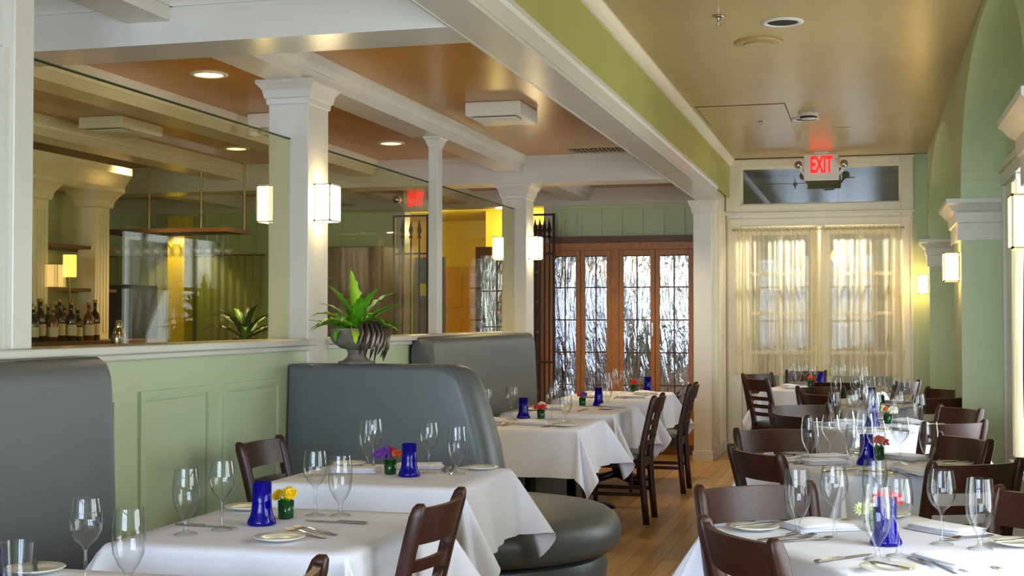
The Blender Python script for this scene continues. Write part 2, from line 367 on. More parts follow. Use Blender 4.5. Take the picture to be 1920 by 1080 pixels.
# end wall with curtained double door, transom
sbox('wall_back', 'green_wall', (-1.47, -1.32, 14.4, 14.55, 0, CM), (.37, 1.2, 14.4, 14.55, 0, CM), (-1.32, .37, 14.4, 14.55, 2.43, 2.6), (-1.32, .37, 14.4, 14.55, 3.05, CM))
b = MB()
for q in ((-1.455, -1.30, 0, 3.10), (.355, .475, 0, 3.10)): b.box(q[0], q[1], 14.37, 14.41, q[2], q[3])
b.box(-1.30, .355, 14.372, 14.409, 3.035, 3.10); b.box(-1.30, .355, 14.372, 14.409, 2.40, 2.615)
struct(put(b, 'trim_3', 'lamp_warmed_white', bevel=.005), 'white door and transom casing, warm lamp tint in its colour')
b = MB(); b.box(-1.465, .495, 14.34, 14.395, 2.515, 2.54); b.box(-1.46, .485, 14.356, 14.396, 2.46, 2.475); b.box(-1.435, -1.415, 14.355, 14.40, 0, 2.46); b.box(.445, .465, 14.355, 14.4, 0, 2.46); b.box(-1.458, .495, 14.35, 14.398, 3.087, 3.112); b.box(.46, .48, 14.355, 14.4, 2.54, 3.085); b.box(-1.46, -1.44, 14.355, 14.4, 2.54, 3.085); b.box(-1.32, .38, 14.36, 14.40, 2.605, 2.625)
struct(put(b, 'trim_4', 'lamp_warmed_white', bevel=.004))
tw = struct(put(MB().box(-1.30, .355, 14.42, 14.46, 2.605, 2.64).box(-1.30, .355, 14.42, 14.46, 3.01, 3.04).box(-1.30, -1.28, 14.42, 14.46, 2.64, 3.01).box(.335, .355, 14.42, 14.46, 2.64, 3.01), 'window_9', 'lamp_warmed_white'), 'dark transom window above the double door')
put(B(-1.28, .335, 14.437, 14.443, 2.64, 3.01), 'pane', 'transom_glass', tw)
for k, (x0, x1) in enumerate(((-1.30, -.475), (-.465, .36))):
    b = MB(); s = .10
    b.box(x0, x0 + s, 14.43, 14.47, 0, 2.40); b.box(x1 - s, x1, 14.43, 14.47, 0, 2.40); b.box(x0 + s, x1 - s, 14.431, 14.469, 2.30, 2.40); b.box(x0 + s, x1 - s, 14.431, 14.469, 0, .62)
    xm = (x0 + x1) / 2; b.box(xm - .018, xm + .018, 14.435, 14.465, .62, 2.30)
    for i in range(1, 4): z = .62 + 1.68 * i / 4; b.box(x0 + s, x1 - s, 14.436, 14.464, z - .018, z + .018)
    d = struct(put(b, 'door_%d' % (k + 1), 'lamp_warmed_white', bevel=.004), 'white glazed door leaf behind the sheer curtain, warm lamp tint in its colour')
    for i in range(4):
        for xa, xb in ((x0 + s, xm - .018), (xm + .018, x1 - s)):
            put(B(xa, xb, 14.447, 14.453, .62 + .42 * i + .018, .62 + .42 * (i + 1) - .018), 'pane', 'window_glass', d)
    put(B(x0 + .13, x1 - .13, 14.42, 14.432, .12, .52), 'lower_panel', 'lamp_warmed_white', d, bevel=.004)
put(MB().box(-.505, -.495, 14.40, 14.43, 2.36, 2.43).box(-.445, -.435, 14.40, 14.43, 2.36, 2.43), 'trim_5', 'brass')['kind'] = 'structure'
for k, (xa, xb, fq) in enumerate(((-1.37, -.46, 88), (-.56, .37, 76))):
    def fn(u, v, xa=xa, xb=xb, fq=fq, k=k):
        z = 2.36 - 1.56 * v
        amp = .010 + .016 * v
        y = 14.33 + amp * sin(u * fq + 1.2 * sin(u * 9 + k) + .5 * v) + .5 * amp * sin(u * fq * .37 + 2 + k) + .006 * k
        x = xa + (xb - xa) * u + .012 * sin(u * 31 + v * 2.5)
        return (x, y, z + (.012 * sin(u * 150) if v == 0 else 0))
    cu = tag(put(MB().grid(fn, 260, 26), 'sheer_curtain', 'sheer_cream', smooth=True), 'gathered cream sheer curtain, %s panel over the glazed double door' % ('left', 'right')[k], 'curtain', 'door sheers')
    def fh(u, v, xa=xa, xb=xb): return (xa + (xb - xa) * u, 14.318 + .008 * sin(u * 190) + .004 * sin(u * 77), 2.375 - .05 * v + .006 * sin(u * 120))
    put(MB().grid(fh, 200, 3), 'gathered_heading', 'sheer_cream', cu, smooth=True)
tag(put(MB().tube([(-1.39, 14.335, 2.352), (.385, 14.335, 2.352)], .007), 'curtain_rod', 'brass'), 'thin brass rod carrying the cream door sheers', 'curtain rod')
# vestibule beyond the glazed door
sbox('wall_vestibule', 'vestibule', (-2.2, 1.2, 17.0, 17.1, 0, 3.2), (-2.3, -2.2, 14.5, 17.1, 0, 3.2), (1.2, 1.3, 14.5, 17.1, 0, 3.2), (-2.3, 1.3, 14.5, 17.1, 3.2, 3.3))
d = bpy.data.lights.new('vestibule_fill', 'POINT'); d.energy = 130; d.color = (1, .95, .84); d.shadow_soft_size = .05  # added hidden fill that brightens the door sheers from behind
o = bpy.data.objects.new('vestibule_fill', d); COL.objects.link(o); o.location = (-.45, 14.75, 2.47)
vl = thing('globe_lamp', 'glowing round lamp seen through the door sheers', 'lamp', (-.32, 16.2, 2.15))
put(MB().ball((0, 0, 0), .09, 14, 10), 'globe', 'amber_shade', vl, smooth=True); put(MB().tube([(0, 0, .09), (0, 0, 1.05)], .01), 'stem', 'brass', vl)

# wall behind the booths: boarded frieze, opening to the yellow room
sbox('wall_far', 'green_wall', (-3.26, -1.64, YB + .1, YB + .2, 0, 2.62), (XL, -4.98, YB, YB + .12, 0, 2.62))
sbox('trim_6', 'white_paint', (XL, -1.6, YB - .04, YB + .2, 2.62, CL), (-3.36, -3.26, YB - .03, YB + .15, 0, 2.62), (-5.06, -4.95, YB - .03, YB + .15, 0, 2.62), label='white header over the cabinet and gate opening')
fz = sbox('wall_frieze', 'green_wall', (-3.26, -1.64, YB, YB + .1, 2.27, 2.62))
for i in range(8):
    put(B(-3.21 + i * .222, -3.17 + i * .222, YB - .022, YB, 2.27, 2.575), 'batten', 'green_wall', fz)
put(B(-3.26, -1.64, YB - .02, YB, 2.575, 2.62), 'rail', 'green_wall', fz)
b2 = sbox('wall_yellow_room', 'yellow_wall', (-6.6, -2.6, 17.4, 17.5, 0, 2.9), (-3.25, -3.15, 14.1, 17.5, 0, 2.9), (-6.7, -6.6, 14.0, 17.5, 0, 2.9), (-6.7, -2.6, 14.1, 17.5, 2.75, 2.85), (-4.6, -3.25, 15.9, 16.0, 2.2, 2.75), label='deep yellow walls of the room behind the iron gates')
yd = struct(put(B(-5.62, -5.02, 17.33, 17.4, 0, 2.12), 'door_3', 'yellow_door'), 'yellow panelled door in the back room')
for x0, x1 in ((-5.55, -5.35), (-5.29, -5.09)):
    for z0, z1 in ((.2, .9), (1.0, 1.45), (1.55, 2.02)): put(B(x0, x1, 17.318, 17.33, z0, z1), 'panel', 'yellow_door', yd, bevel=.005)
for x in (-5.4, -4.2):
    d = bpy.data.lights.new('back_room_bulb', 'POINT'); d.energy = 26; d.color = (1, .94, .78); d.shadow_soft_size = .12
    o = bpy.data.objects.new('back_room_bulb', d); COL.objects.link(o); o.location = (x, 15.4, 2.5)
# green battened far wall of the bar
for i in range(20): sbox('trim_%d' % (50 + i), 'green_wall', (-9.3 + i * .21, -9.28 + i * .21, YB - .014, YB, 2.1, 2.62))

# ------------------------------------------------------------------ ceiling fittings
def downlight(x, y, z, lit, label, r=.085):
    t = thing('downlight', label, 'downlight', (x, y, z), 0, 'recessed ceiling lights')
    put(MB().lathe([(r * 1.28, 0), (r * 1.28, -.006), (r, -.010), (r * .92, -.004), (r * .92, 0)], 28), 'trim_ring', 'white_plastic', t, smooth=True)
    put(MB().lathe([(r * .95, -.003), (.001, -.003)], 28), 'lamp' if lit else 'aperture', 'bulb_glow' if lit else 'grille_dark', t)
    if lit:
        d = bpy.data.lights.new('downlight_beam', 'SPOT'); d.energy = 120; d.color = (1, .77, .46); d.spot_size = rad(120); d.spot_blend = .8; d.shadow_soft_size = .06
        o = bpy.data.objects.new('downlight_beam', d); COL.objects.link(o); o.location = (x, y, z - .03)
for x, y, z, lit, lb in ((-3.624, 6.83, CL, 1, 'lit amber downlight left of the near white column'), (-3.647, 9.89, CL, 1, 'lit downlight seen just left of the slender post'),
                      (-4.987, 9.87, CL, 1, 'small lit downlight beyond the bar glass'), (-.46, 7.77, CM, 0, 'unlit black downlight nearest on the tan ceiling'),
                      (-.498, 11.61, CM, 0, 'unlit black downlight beside the smoke detector'), (-6.2, 6.5, CL, 1, 'added downlight brightening the back bar'), (-5.95, 9.75, CL, 1, 'added downlight brightening the hanging glass rack'), (-2.25, 12.3, CL, 1, 'added fill downlight in front of the wine cabinet')):  # back bar, rack and cabinet downlights are added to brighten those spots
    downlight(x, y, z, lit, lb, .085 if lit else .095)
def sprinkler(x, y, z, lb):
    t = thing('sprinkler_head', lb, 'sprinkler', (x, y, z), 0, 'fire sprinklers')
    put(MB().lathe([(.001, 0), (.036, 0), (.034, -.008), (.012, -.012)], 16), 'escutcheon', 'steel', t, smooth=True)
    put(MB().lathe([(.011, -.01), (.011, -.03), (.006, -.034), (.006, -.052), (.02, -.054), (.02, -.057), (.001, -.058)], 10), 'nozzle', 'steel', t)
for q in ((-.799, 7.52, CM, 'chrome sprinkler near the black downlight on the tan ceiling'), (-.871, 11.63, CM, 'chrome sprinkler inside the ceiling access panel'), (-3.244, 9.14, CL, 'sprinkler left of the slender post'),
          (-3.24, 6.38, CL, 'sprinkler above the lit downlight by the near column'), (-3.235, 11.45, CL, 'sprinkler near the far white column')): sprinkler(*q)
t = thing('ceiling_speaker', 'flat round cover plate on the tan ceiling', 'ceiling speaker', (-.64, 8.3, CM))
put(MB().lathe([(.15, 0), (.15, -.006), (.13, -.014), (.001, -.016)], 32), 'disc', 'tan_ceiling', t, smooth=True)
put(MB().lathe([(.09, -.015), (.09, -.022), (.001, -.022)], 24), 'boss', 'tan_ceiling', t)
t = thing('smoke_detector', 'white round smoke detector on the tan ceiling', 'smoke detector', (-.458, 11.28, CM))
put(MB().lathe([(.085, 0), (.085, -.018), (.07, -.03), (.06, -.05), (.001, -.055)], 24), 'housing', 'white_plastic', t, smooth=True)
put(MB().lathe([(.071, -.03), (.063, -.046)], 24), 'vent_ring', 'grille_dark', t)
put(B(-1.327, -.623, 10.73, 11.77, CM - .004, CM), 'access_hatch', 'tan_ceiling', ceilM)
put(MB().box(-1.333, -.617, 10.724, 10.73, CM - .003, CM).box(-1.333, -.617, 11.77, 11.776, CM - .003, CM).box(-1.333, -1.327, 10.73, 11.77, CM - .003, CM).box(-.623, -.617, 10.73, 11.77, CM - .003, CM), 'hatch_gap', 'grille_dark', ceilM)
tag(put(B(-.29, -.12, 12.2, 12.3, CM - .006, CM), 'cover_plate', 'tan_ceiling'), 'small rectangular cover plate near the exit sign', 'cover plate')
def ac(x0, x1, y0, y1, z, lb, dz=.12):
    t = thing('ceiling_air_unit', lb, 'air conditioner', ((x0 + x1) / 2, (y0 + y1) / 2, z)); a, c = (x1 - x0) / 2, (y1 - y0) / 2
    put(B(-a, a, -c, c, -dz, 0), 'housing', 'white_plastic', t, bevel=.008)
    put(B(-a * .78, a * .78, -c + .05, -c + .2, -dz - .004, -dz), 'grille', 'grille_dark', t)
    for i in range(4): put(B(-a * .78, a * .78, -c + .058 + i * .036, -c + .07 + i * .036, -dz - .012, -dz), 'louvre', 'white_plastic', t)
ac(-2.50, -2.13, 8.15, 8.62, CL, 'white box air unit hung from the amber ceiling above the booths', .09)
ac(-5.27, -4.93, 8.05, 8.6, CL, 'white air unit on the ceiling behind the bar glass', .08)
t = thing('ceiling_vent', 'rectangular slotted ceiling vent before the far beam', 'vent', (-2.13, 10.68, CL))
put(B(-.24, .24, -.13, .13, -.008, 0), 'frame', 'brass', t); put(B(-.21, .21, -.1, .1, -.011, -.008), 'backing', 'grille_dark', t)
for i in range(12): put(B(-.2 + i * .035, -.185 + i * .035, -.1, .1, -.016, -.008), 'slat', 'brass', t)

def text_mesh(s, size, depth=.002):
    cu = bpy.data.curves.new('lettering', 'FONT'); cu.body = s; cu.size = size; cu.extrude = depth; cu.offset = size * .03; cu.align_x = 'CENTER'; cu.align_y = 'CENTER'
    o = bpy.data.objects.new('lettering', cu); COL.objects.link(o); dg = bpy.context.evaluated_depsgraph_get()
    me = bpy.data.meshes.new_from_object(o.evaluated_get(dg)); bpy.data.objects.remove(o); bpy.data.curves.remove(cu)
    return me
def exit_sign(x, y, z, wd, ht, ztop, lb, heads=True):
    t = thing('exit_sign', lb, 'exit sign', (x, y, z))
    put(B(-wd / 2, wd / 2, 0, .06, -ht / 2, ht / 2), 'housing', 'white_plastic', t, bevel=.008)
    put(B(-.07, .07, 0, .06, ht / 2, ztop - z), 'mount', 'white_plastic', t)
    me = text_mesh('EXIT', ht * .86); o = link('lettering', me, 'exit_red', t, (0, -.004, ht * .06)); o.rotation_euler = (pi / 2, 0, 0); o.scale = (.47, 1.02, 1)
    if heads:
        for s in (-1, 1):
            h = put(MB().rings([[(s * (wd / 2 + .05) + r * cos(2 * pi * j / 20), -.05 + q, .02 + r * sin(2 * pi * j / 20)) for j in range(20)] for r, q in ((.02, .07), (.036, .05), (.043, .0), (.043, -.01))]), 'lamp_head', 'white_plastic', t, smooth=True)
            put(MB().rings([[(s * (wd / 2 + .05) + r * cos(2 * pi * j / 20), -.062 + q, .02 + r * sin(2 * pi * j / 20)) for j in range(20)] for r, q in ((.039, .0), (.03, -.008), (.004, -.012))]), 'lens', 'steel', h, smooth=True)
            put(MB().tube([(s * wd * .48, .03, -ht * .3), (s * (wd / 2 + .05), 0, 0)], .012), 'arm', 'white_plastic', t)
exit_sign(-.44, 13.95, 2.965, .355, .27, CM, 'red lettered exit sign with twin lamps above the curtained doors')
exit_sign(-4.345, 12.5, 2.575, .27, .20, CL, 'red lettered exit sign seen through the glass screen')
t = thing('emergency_light', 'white emergency light on the beam beyond the glass', 'emergency light', (-3.97, 8.25, CL))
put(B(-.1, .1, -.04, .04, -.1, 0), 'housing', 'white_plastic', t, bevel=.01)
for s in (-1, 1): put(MB().lathe([(.03, -.1), (.05, -.12), (.055, -.15), (.001, -.16)], 14, (s * .07, 0, 0)), 'lamp_head', 'white_plastic', t, smooth=True)

# ------------------------------------------------------------------ wall sconces
def sconce(x, y, z, sx, lb, wd=.15, dp=.10, ht=.20, frame='white_plastic', glow='lamp_glow'):
    t = thing('wall_sconce', lb, 'sconce', (x, y, z), 0 if sx > 0 else pi, 'box sconces')
    b = MB(); w2, e = wd / 2, .008
    for yy in (-w2, w2 - e):
        for xx in (.005, dp - e): b.box(xx, xx + e, yy, yy + e, -ht / 2, ht / 2)
    for zz in (-ht / 2, ht / 2 - e):
        b.box(.005, dp, -w2, -w2 + e, zz, zz + e); b.box(.005, dp, w2 - e, w2, zz, zz + e); b.box(dp - e, dp, -w2, w2, zz, zz + e); b.box(.005, .005 + e, -w2, w2, zz, zz + e)
    put(b, 'frame', frame, t)
    put(B(0, .005, -w2 * .8, w2 * .8, -ht * .4, ht * .4), 'back_plate', frame, t)
    put(B(.008, dp - .003, -w2 + .003, w2 - .003, -ht / 2 + .004, ht / 2 - .004), 'shade', glow, t)
sconce(-2.842, 6.585, 2.02, 1, 'lit white box sconce on the aisle face of the near column')
sconce(-3.07, 6.585, 2.02, -1, 'lit box sconce on the bar face of the near column')
sconce(-2.842, 11.21, 2.02, 1, 'lit white box sconce on the aisle face of the far column')
sconce(-3.06, 11.21, 2.02, -1, 'lit box sconce on the bar face of the far column')
for y, lb in ((5.16, 'lit brass framed sconce at the right edge of the picture'), (9.56, 'lit brass framed sconce on the middle arcade pier'), (14.2, 'lit brass framed sconce beside the curtained doors')):
    sconce(XA, y, 1.755, -1, lb, .13, .11, .20, 'brass', 'lamp_glow_warm')

# ------------------------------------------------------------------ wine cabinet
CX0, CX1, CYF = -3.34, -1.66, 13.62
wc = thing('wine_cabinet', 'oak wine cabinet with four doors of swirled glass', 'cabinet', ((CX0 + CX1) / 2, CYF, 0))
def wbox(*q): return MB().box(q[0] - (CX0 + CX1) / 2, q[1] - (CX0 + CX1) / 2, q[2] - CYF, q[3] - CYF, q[4], q[5])
put(wbox(CX0, CX0 + .1, CYF, CYF + .27, 0, 2.2), 'side_post', 'oak_wood', wc); put(wbox(CX1 - .06, CX1, CYF, CYF + .27, 0, 2.2), 'side_post', 'oak_wood', wc)
put(wbox(CX0, CX1, CYF - .005, CYF + .27, 2.12, 2.2), 'head_rail', 'oak_wood', wc, bevel=.004)
put(wbox(CX0 + .1, CX1, CYF + .04, CYF + .27, 2.2, 2.27), 'top_dark_board', 'dark_oak', wc)  # dark oak band above the head rail
put(wbox(CX0 + .1, CX1 - .06, CYF + .25, CYF + .27, 0, 2.12), 'back', 'dark_oak', wc); put(wbox(CX0 + .1, CX1 - .06, CYF, CYF + .27, 0, .1), 'plinth', 'dark_oak', wc)
put(wbox(-2.575, -2.495, CYF - .004, CYF + .03, .1, 2.12), 'centre_post', 'oak_wood', wc)
shelf_z = (.35, .62, .89)
for z in shelf_z: put(wbox(CX0 + .1, CX1 - .06, CYF + .06, CYF + .25, z - .02, z), 'shelf', 'oak_wood', wc)
dx = [CX0 + .1, -2.905, -2.575]; dx2 = [-2.495, -2.115, -1.72]
for k, (x0, x1) in enumerate(((dx[0], dx[1]), (dx[1], dx[2]), (dx2[0], dx2[1]), (dx2[1], dx2[2]))):
    s = .05; b = wbox(x0 + .002, x0 + s, CYF, CYF + .035, .1, 2.12)
    def ad(*q):
        b2 = wbox(*q); n = len(b.v); b.v += b2.v; b.f += [tuple(i + n for i in f) for f in b2.f]
    ad(x1 - s, x1 - .002, CYF, CYF + .035, .1, 2.12); ad(x0 + s, x1 - s, CYF, CYF + .035, 2.06, 2.12); ad(x0 + s, x1 - s, CYF, CYF + .035, .1, .2)
    d = put(b, 'door', 'oak_wood', wc, bevel=.003)
    zr = [.2, .42, .71, 1.05, 1.39, 1.73, 2.06]; xm = (x0 + x1) / 2
    b = MB()
    def ad(*q):
        b2 = wbox(*q); n = len(b.v); b.v += b2.v; b.f += [tuple(i + n for i in f) for f in b2.f]
    ad(xm - .007, xm + .007, CYF + .008, CYF + .03, .2, 2.06)
    for z in zr[1:-1]: ad(x0 + s, x1 - s, CYF + .008, CYF + .03, z - .007, z + .007)
    put(b, 'glazing_bar', 'dark_oak', d)
    for i in range(6):
        for xa, xb in ((x0 + s, xm - .007), (xm + .007, x1 - s)):
            put(wbox(xa, xb, CYF + .017, CYF + .022, zr[i] + .007, zr[i + 1] - .007), 'pane', 'swirl_glass', d)
    if k == 2: put(wbox(x1 - .035, x1 - .015, CYF - .03, CYF - .02, 1.22, 1.36), 'handle', 'steel', d); put(wbox(x1 - .031, x1 - .019, CYF - .022, CYF, 1.24, 1.26), 'handle_stud', 'steel', d)
def lying(): return MB().rings([[(r * cos(2 * pi * j / 12), y, .04 + r * sin(2 * pi * j / 12)) for j in range(12)] for r, y in ((.03, .18), (.04, .17), (.04, .03), (.015, -.02), (.014, -.07))])
k = 0
for z, row in zip(shelf_z, ('bottom', 'middle', 'top')):
    for i in range(14):
        x = CX0 + .16 + i * .108
        if -2.56 < x < -2.51: continue
        tag(link('wine_bottle', cached('wine_bottle', lying, True), 'wine_bottle', None, (x, CYF + .135, z)), 'dark wine bottle lying on the %s cabinet shelf, %s' % (row, ordn(i, 14)), 'bottle', 'bottles in the wine cabinet')

# iron gates, folded open at both sides of the opening
def gate(name, x0, x1, y, h, n, lb):
    t = thing('iron_gate', lb, 'gate', ((x0 + x1) / 2, y, 0)); wd = x1 - x0
    for s in (-1, 1): put(B(s * wd / 2 - .012, s * wd / 2 + .012, -.012, .012, 0, h), 'stile', 'iron', t)
    for z in (.08, .95, h - .42, h - .012): put(B(-wd / 2, wd / 2, -.008, .008, z - .01, z + .01), 'rail', 'iron', t)
    for i in range(n):
        x = -wd / 2 + wd * (i + 1) / (n + 1)
        br = put(MB().tube([(x, 0, .08), (x, 0, h - .2)], .009, 6), 'bar', 'iron', t)
        put(MB().lathe([(.009, h - .26), (.022, h - .25), (.022, h - .24), (.01, h - .22), (.026, h - .17), (.001, h - .05)], 8, (x, 0, 0)), 'spear_finial', 'iron', br)
gate('a', -4.92, -4.54, 13.45, 2.52, 3, 'black wrought iron gate with spear finials seen through the glass')
gate('b', -3.44, -3.36 + .22, 13.4, 2.50, 5, 'black wrought iron gate between far column and wine cabinet')
rk = thing('bottle_rack', 'narrow lit wooden rack behind the iron gate by the cabinet', 'rack', (-3.42, 14.3, 0))
put(B(-.16, .17, .0, .3, 0, 2.45), 'back', 'dark_oak', rk)
for i in range(7): put(B(-.16, .17, -.22, 0, .25 + i * .33, .28 + i * .33), 'shelf', 'oak_wood', rk)
ed = thing('etched_glass_door', 'brown framed etched glass door in the yellow room', 'door', (-4.2, 15.0, 0))
put(MB().box(-.26, -.2, -.02, .02, 0, 2.25).box(.2, .26, -.02, .02, 0, 2.25).box(-.2, .2, -.02, .02, 2.15, 2.25).box(-.2, .2, -.02, .02, 0, .2).box(-.008, .008, -.015, .015, .2, 2.15).box(-.2, .2, -.015, .015, 1.72, 1.735).box(-.2, .2, -.015, .015, 1.3, 1.315).box(-.2, .2, -.015, .015, .8, .815), 'frame', 'dark_oak', ed)
for xa, xb in ((-.2, -.008), (.008, .2)):
    for za, zb in ((.2, .8), (.815, 1.3), (1.315, 1.72), (1.735, 2.15)): put(B(xa, xb, -.003, .003, za, zb), 'pane', 'swirl_glass', ed)
gp = thing('grey_screen', 'tall slate grey screen behind the iron gate', 'screen', (-4.86, 14.25, 0))
put(B(-.13, .25, 0, .05, 0, 2.1), 'panel', 'slate_panel', gp); put(B(-.05, .22, -.012, 0, 1.66, 1.80), 'pale_strip', 'yellow_wall', gp); put(B(-.05, .22, -.01, 0, .3, 1.6), 'brown_strip', 'umber_panel', gp)
uc = thing('tall_cabinet', 'tall brown wooden cabinet beyond the glass, left of the gate', 'cabinet', (-5.27, 13.3, 0))
put(B(-.42, .28, 0, .5, 0, 2.18), 'carcass', 'umber_panel', uc, bevel=.008); put(B(-.40, -.08, -.02, 0, .1, 2.1), 'door', 'umber_panel', uc); put(B(-.06, .26, -.02, 0, .1, 2.1), 'door', 'umber_panel', uc)

# ------------------------------------------------------------------ bar behind the glass
bc = thing('bar_counter', 'bar counter behind the glass screen', 'bar', (-4.75, 9.2, 0))
put(B(-.28, .28, -2.4, 1.6, 0, 1.05), 'front', 'umber_panel', bc); put(B(-.36, .36, -2.45, 1.65, 1.05, 1.10), 'top', 'dark_oak', bc, bevel=.008)
bb = thing('back_bar', 'pale fluted back bar with bottle shelves', 'back bar', (-6.1, 9.0, 0))
put(B(-.35, .2, -2.2, .85, 0, 1.19), 'base', 'umber_panel', bb); put(B(-.4, .5, -2.25, .9, 1.19, 1.235), 'counter', 'dark_oak', bb)
put(B(-.35, -.3, -2.2, .85, 1.235, 2.45), 'back_panel', 'green_wall', bb)
for y0, y1 in ((-.42, -.22), (.42, .62), (-1.7, -1.5)):
    p = put(B(-.06, .1, y0, y1, 1.235, 2.33), 'pilaster', 'lamp_warmed_white', bb)
    for i in range(4): put(B(.1, .108, y0 + .02 + i * .045, y0 + .045 + i * .045, 1.3, 2.26), 'flute', 'lamp_warmed_white', p)
    put(flare(-.06, .1, y0, y1, [(0, 2.30), (.02, 2.31), (.03, 2.36), (.07, 2.42), (.09, 2.44), (.09, 2.47), (0, 2.47)]), 'capital', 'lamp_warmed_white', p)
put(mold([(0, 2.44), (.03, 2.45), (.06, 2.52), (.12, 2.6), (.12, 2.66), (-.3, 2.66), (-.3, 2.44)], (.02, -2.25), (.02, .9), (1, 0)), 'cornice', 'lamp_warmed_white', bb)
for z in (1.62, 1.96):
    put(B(-.3, .06, -2.1, .8, z, z + .025), 'shelf', 'dark_oak', bb)
def bottle(h, r, nk):
    return lambda: MB().lathe([(.001, 0), (r, 0), (r, h * .58), (r * .8, h * .66), (nk, h * .74), (nk, h * .94), (nk * 1.15, h * .945), (nk * 1.15, h), (.001, h)], 12)
bk = (('liquor_green', 'dark green'), ('liquor_amber', 'amber'), ('liquor_red', 'reddish'), ('liquor_clear', 'clear'), ('liquor_dark', 'dark brown'))
rng = random.Random(11)
def bar_bottle(x, y, z, i, n, where, row, sc_=1.):
    m, cn = bk[rng.randrange(5)]; h = (.24 + .08 * rng.random()) * sc_; kind = rng.randrange(3); r = (.034, .040, .038)[kind]
    t = thing('liquor_bottle', '%s spirit bottle, %s %s' % (cn, ordn(i, n), where), 'bottle', (x, y, z), rng.random() * 6, row)
    key = 'bb%s%d%d' % (m, kind, int(h * 50))
    link('body', cached(key, bottle(int(h * 50) / 50 + .01, r, .013), True), m, t)
    link('label_paper', cached('bbl%d%d' % (kind, int(h * 50)), lambda: MB().lathe([(r + .001, h * .14), (r + .001, h * .42)], 12), True), 'paper_label', t)
    link('cap', cached('bbc%d' % int(h * 50), lambda: MB().lathe([(.016, (int(h * 50) / 50 + .01) * .93), (.016, (int(h * 50) / 50 + .012)), (.001, (int(h * 50) / 50 + .012))], 10)), 'bottle_cap', t)
for i in range(9): bar_bottle(-5.72 + (i % 2) * .02, 8.06 + i * .115, 1.235, i, 9, 'in the front row on the back bar counter', 'front bottles on the back bar')
for i in range(10): bar_bottle(-5.88, 7.98 + i * .105, 1.235, i, 10, 'in the rear row on the back bar counter', 'rear bottles on the back bar')
for i in range(8): bar_bottle(-6.12, 8.02 + i * .12, 1.985, i, 8, 'on the upper back bar shelf', 'bottles on the upper shelf', .85)
la = thing('mirrored_sconce_lamp', 'glowing amber lamp standing in for a sconce reflection on the back bar', 'lamp', (-5.95, 8.99, 1.235))  # made-up lamp in place of a sconce reflected in the bar mirror
put(MB().lathe([(.001, 0), (.05, 0), (.05, .015), (.008, .03), (.008, .5)], 14), 'stand', 'brass', la, smooth=True)
put(MB().lathe([(.05, .49), (.05, .66), (.045, .66), (.045, .49)], 18), 'shade', 'amber_shade', la, smooth=True)
sh = thing('cocktail_shaker', 'steel cocktail shaker on the bar behind the glass', 'shaker', (-4.95, 8.06, 1.10))
put(MB().lathe([(.001, 0), (.042, 0), (.05, .15), (.05, .17)], 20), 'cup', 'steel', sh, smooth=True)
put(MB().lathe([(.05, .17), (.046, .2), (.03, .235), (.022, .24)], 20), 'strainer', 'steel', sh, smooth=True)
put(MB().lathe([(.024, .24), (.024, .275), (.014, .29), (.001, .292)], 16), 'lid', 'steel', sh, smooth=True)
# hanging glass rack
gr = thing('glass_rack', 'dark hanging rack for stemmed glasses over the bar', 'glass rack', (-5.9, 10.5, 2.15))
put(MB().box(-.62, .62, -.22, -.19, 0, .035).box(-.62, .62, .19, .22, 0, .035).box(-.62, -.59, -.19, .19, 0, .035).box(.59, .62, -.19, .19, 0, .035), 'frame', 'dark_oak', gr)
for i in range(12): put(B(-.589 + i * .098, -.539 + i * .098, -.19, .19, .0, .006), 'rail', 'dark_metal', gr)
for x, y in ((-.34, .15), (.34, -.15), (.6, .15), (-.6, -.15)): put(MB().tube([(x, y, .03), (x, y, .65 if x > .5 or x < -.5 else .65)], .010, 8), 'rod', 'brass', gr)
GP = [(.033, 0), (.031, .003), (.008, .008), (.0045, .02), (.004, .085), (.009, .097), (.026, .112), (.038, .135), (.041, .158), (.038, .185), (.033, .213)]
GOB = [(.035, 0), (.033, .003), (.010, .009), (.006, .018), (.0065, .034), (.012, .046), (.026, .066), (.036, .09), (.040, .12), (.039, .155), (.034, .198)]
def wg(): return MB().lathe(GP, 22)
def gb(): return MB().lathe(GOB, 22)
def hang(): return MB().lathe([(r, -z) for r, z in GP], 12)
for i in range(11):
    for j, yy in enumerate((-.1, .1)):
        tag(link('hanging_glass', cached('hanging_glass', hang, True), 'wine_glass_clear', None, (-5.9 - .515 + i * .098, 10.5 + yy, 2.1595)), 'upside-down stemmed glass in the rack over the bar, %s of the %s row' % (ordn(i, 11), ('front', 'back')[j]), 'glass', 'glasses in the hanging rack')
# curtains, lit column and plant behind the bar
for k, (x0, x1) in enumerate(((-8.6, -7.72), (-7.42, -6.6))):
    def fn(u, v, x0=x0, x1=x1): return (x0 + (x1 - x0) * u, 13.72 + .02 * sin(u * 55), 2.12 - 1.6 * v)
    tag(put(MB().grid(fn, 90, 6), 'cafe_curtain', 'cafe_curtain', smooth=True), 'olive gathered curtain beyond the bar, %s of the lit post' % ('left', 'right')[k], 'curtain', 'bar curtains')
    tag(put(MB().tube([(x0 - .03, 13.72, 2.125), (x1 + .03, 13.72, 2.125)], .01), 'curtain_rod', 'brass'), 'rod holding the olive curtain %s of the lit post' % ('left', 'right')[k], 'curtain rod')
sbox('column', 'yellow_wall', (-7.67, -7.46, 13.5, 13.7, 0, 2.57), label='yellow square post between the bar curtains')
d = bpy.data.lights.new('post_uplight', 'SPOT'); d.energy = 30; d.color = (1, .85, .45); d.spot_size = rad(75); d.shadow_soft_size = .05
o = bpy.data.objects.new('post_uplight', d); COL.objects.link(o); o.location = (-7.5, 13.1, 2.5); o.rotation_euler = (rad(28), 0, 0)
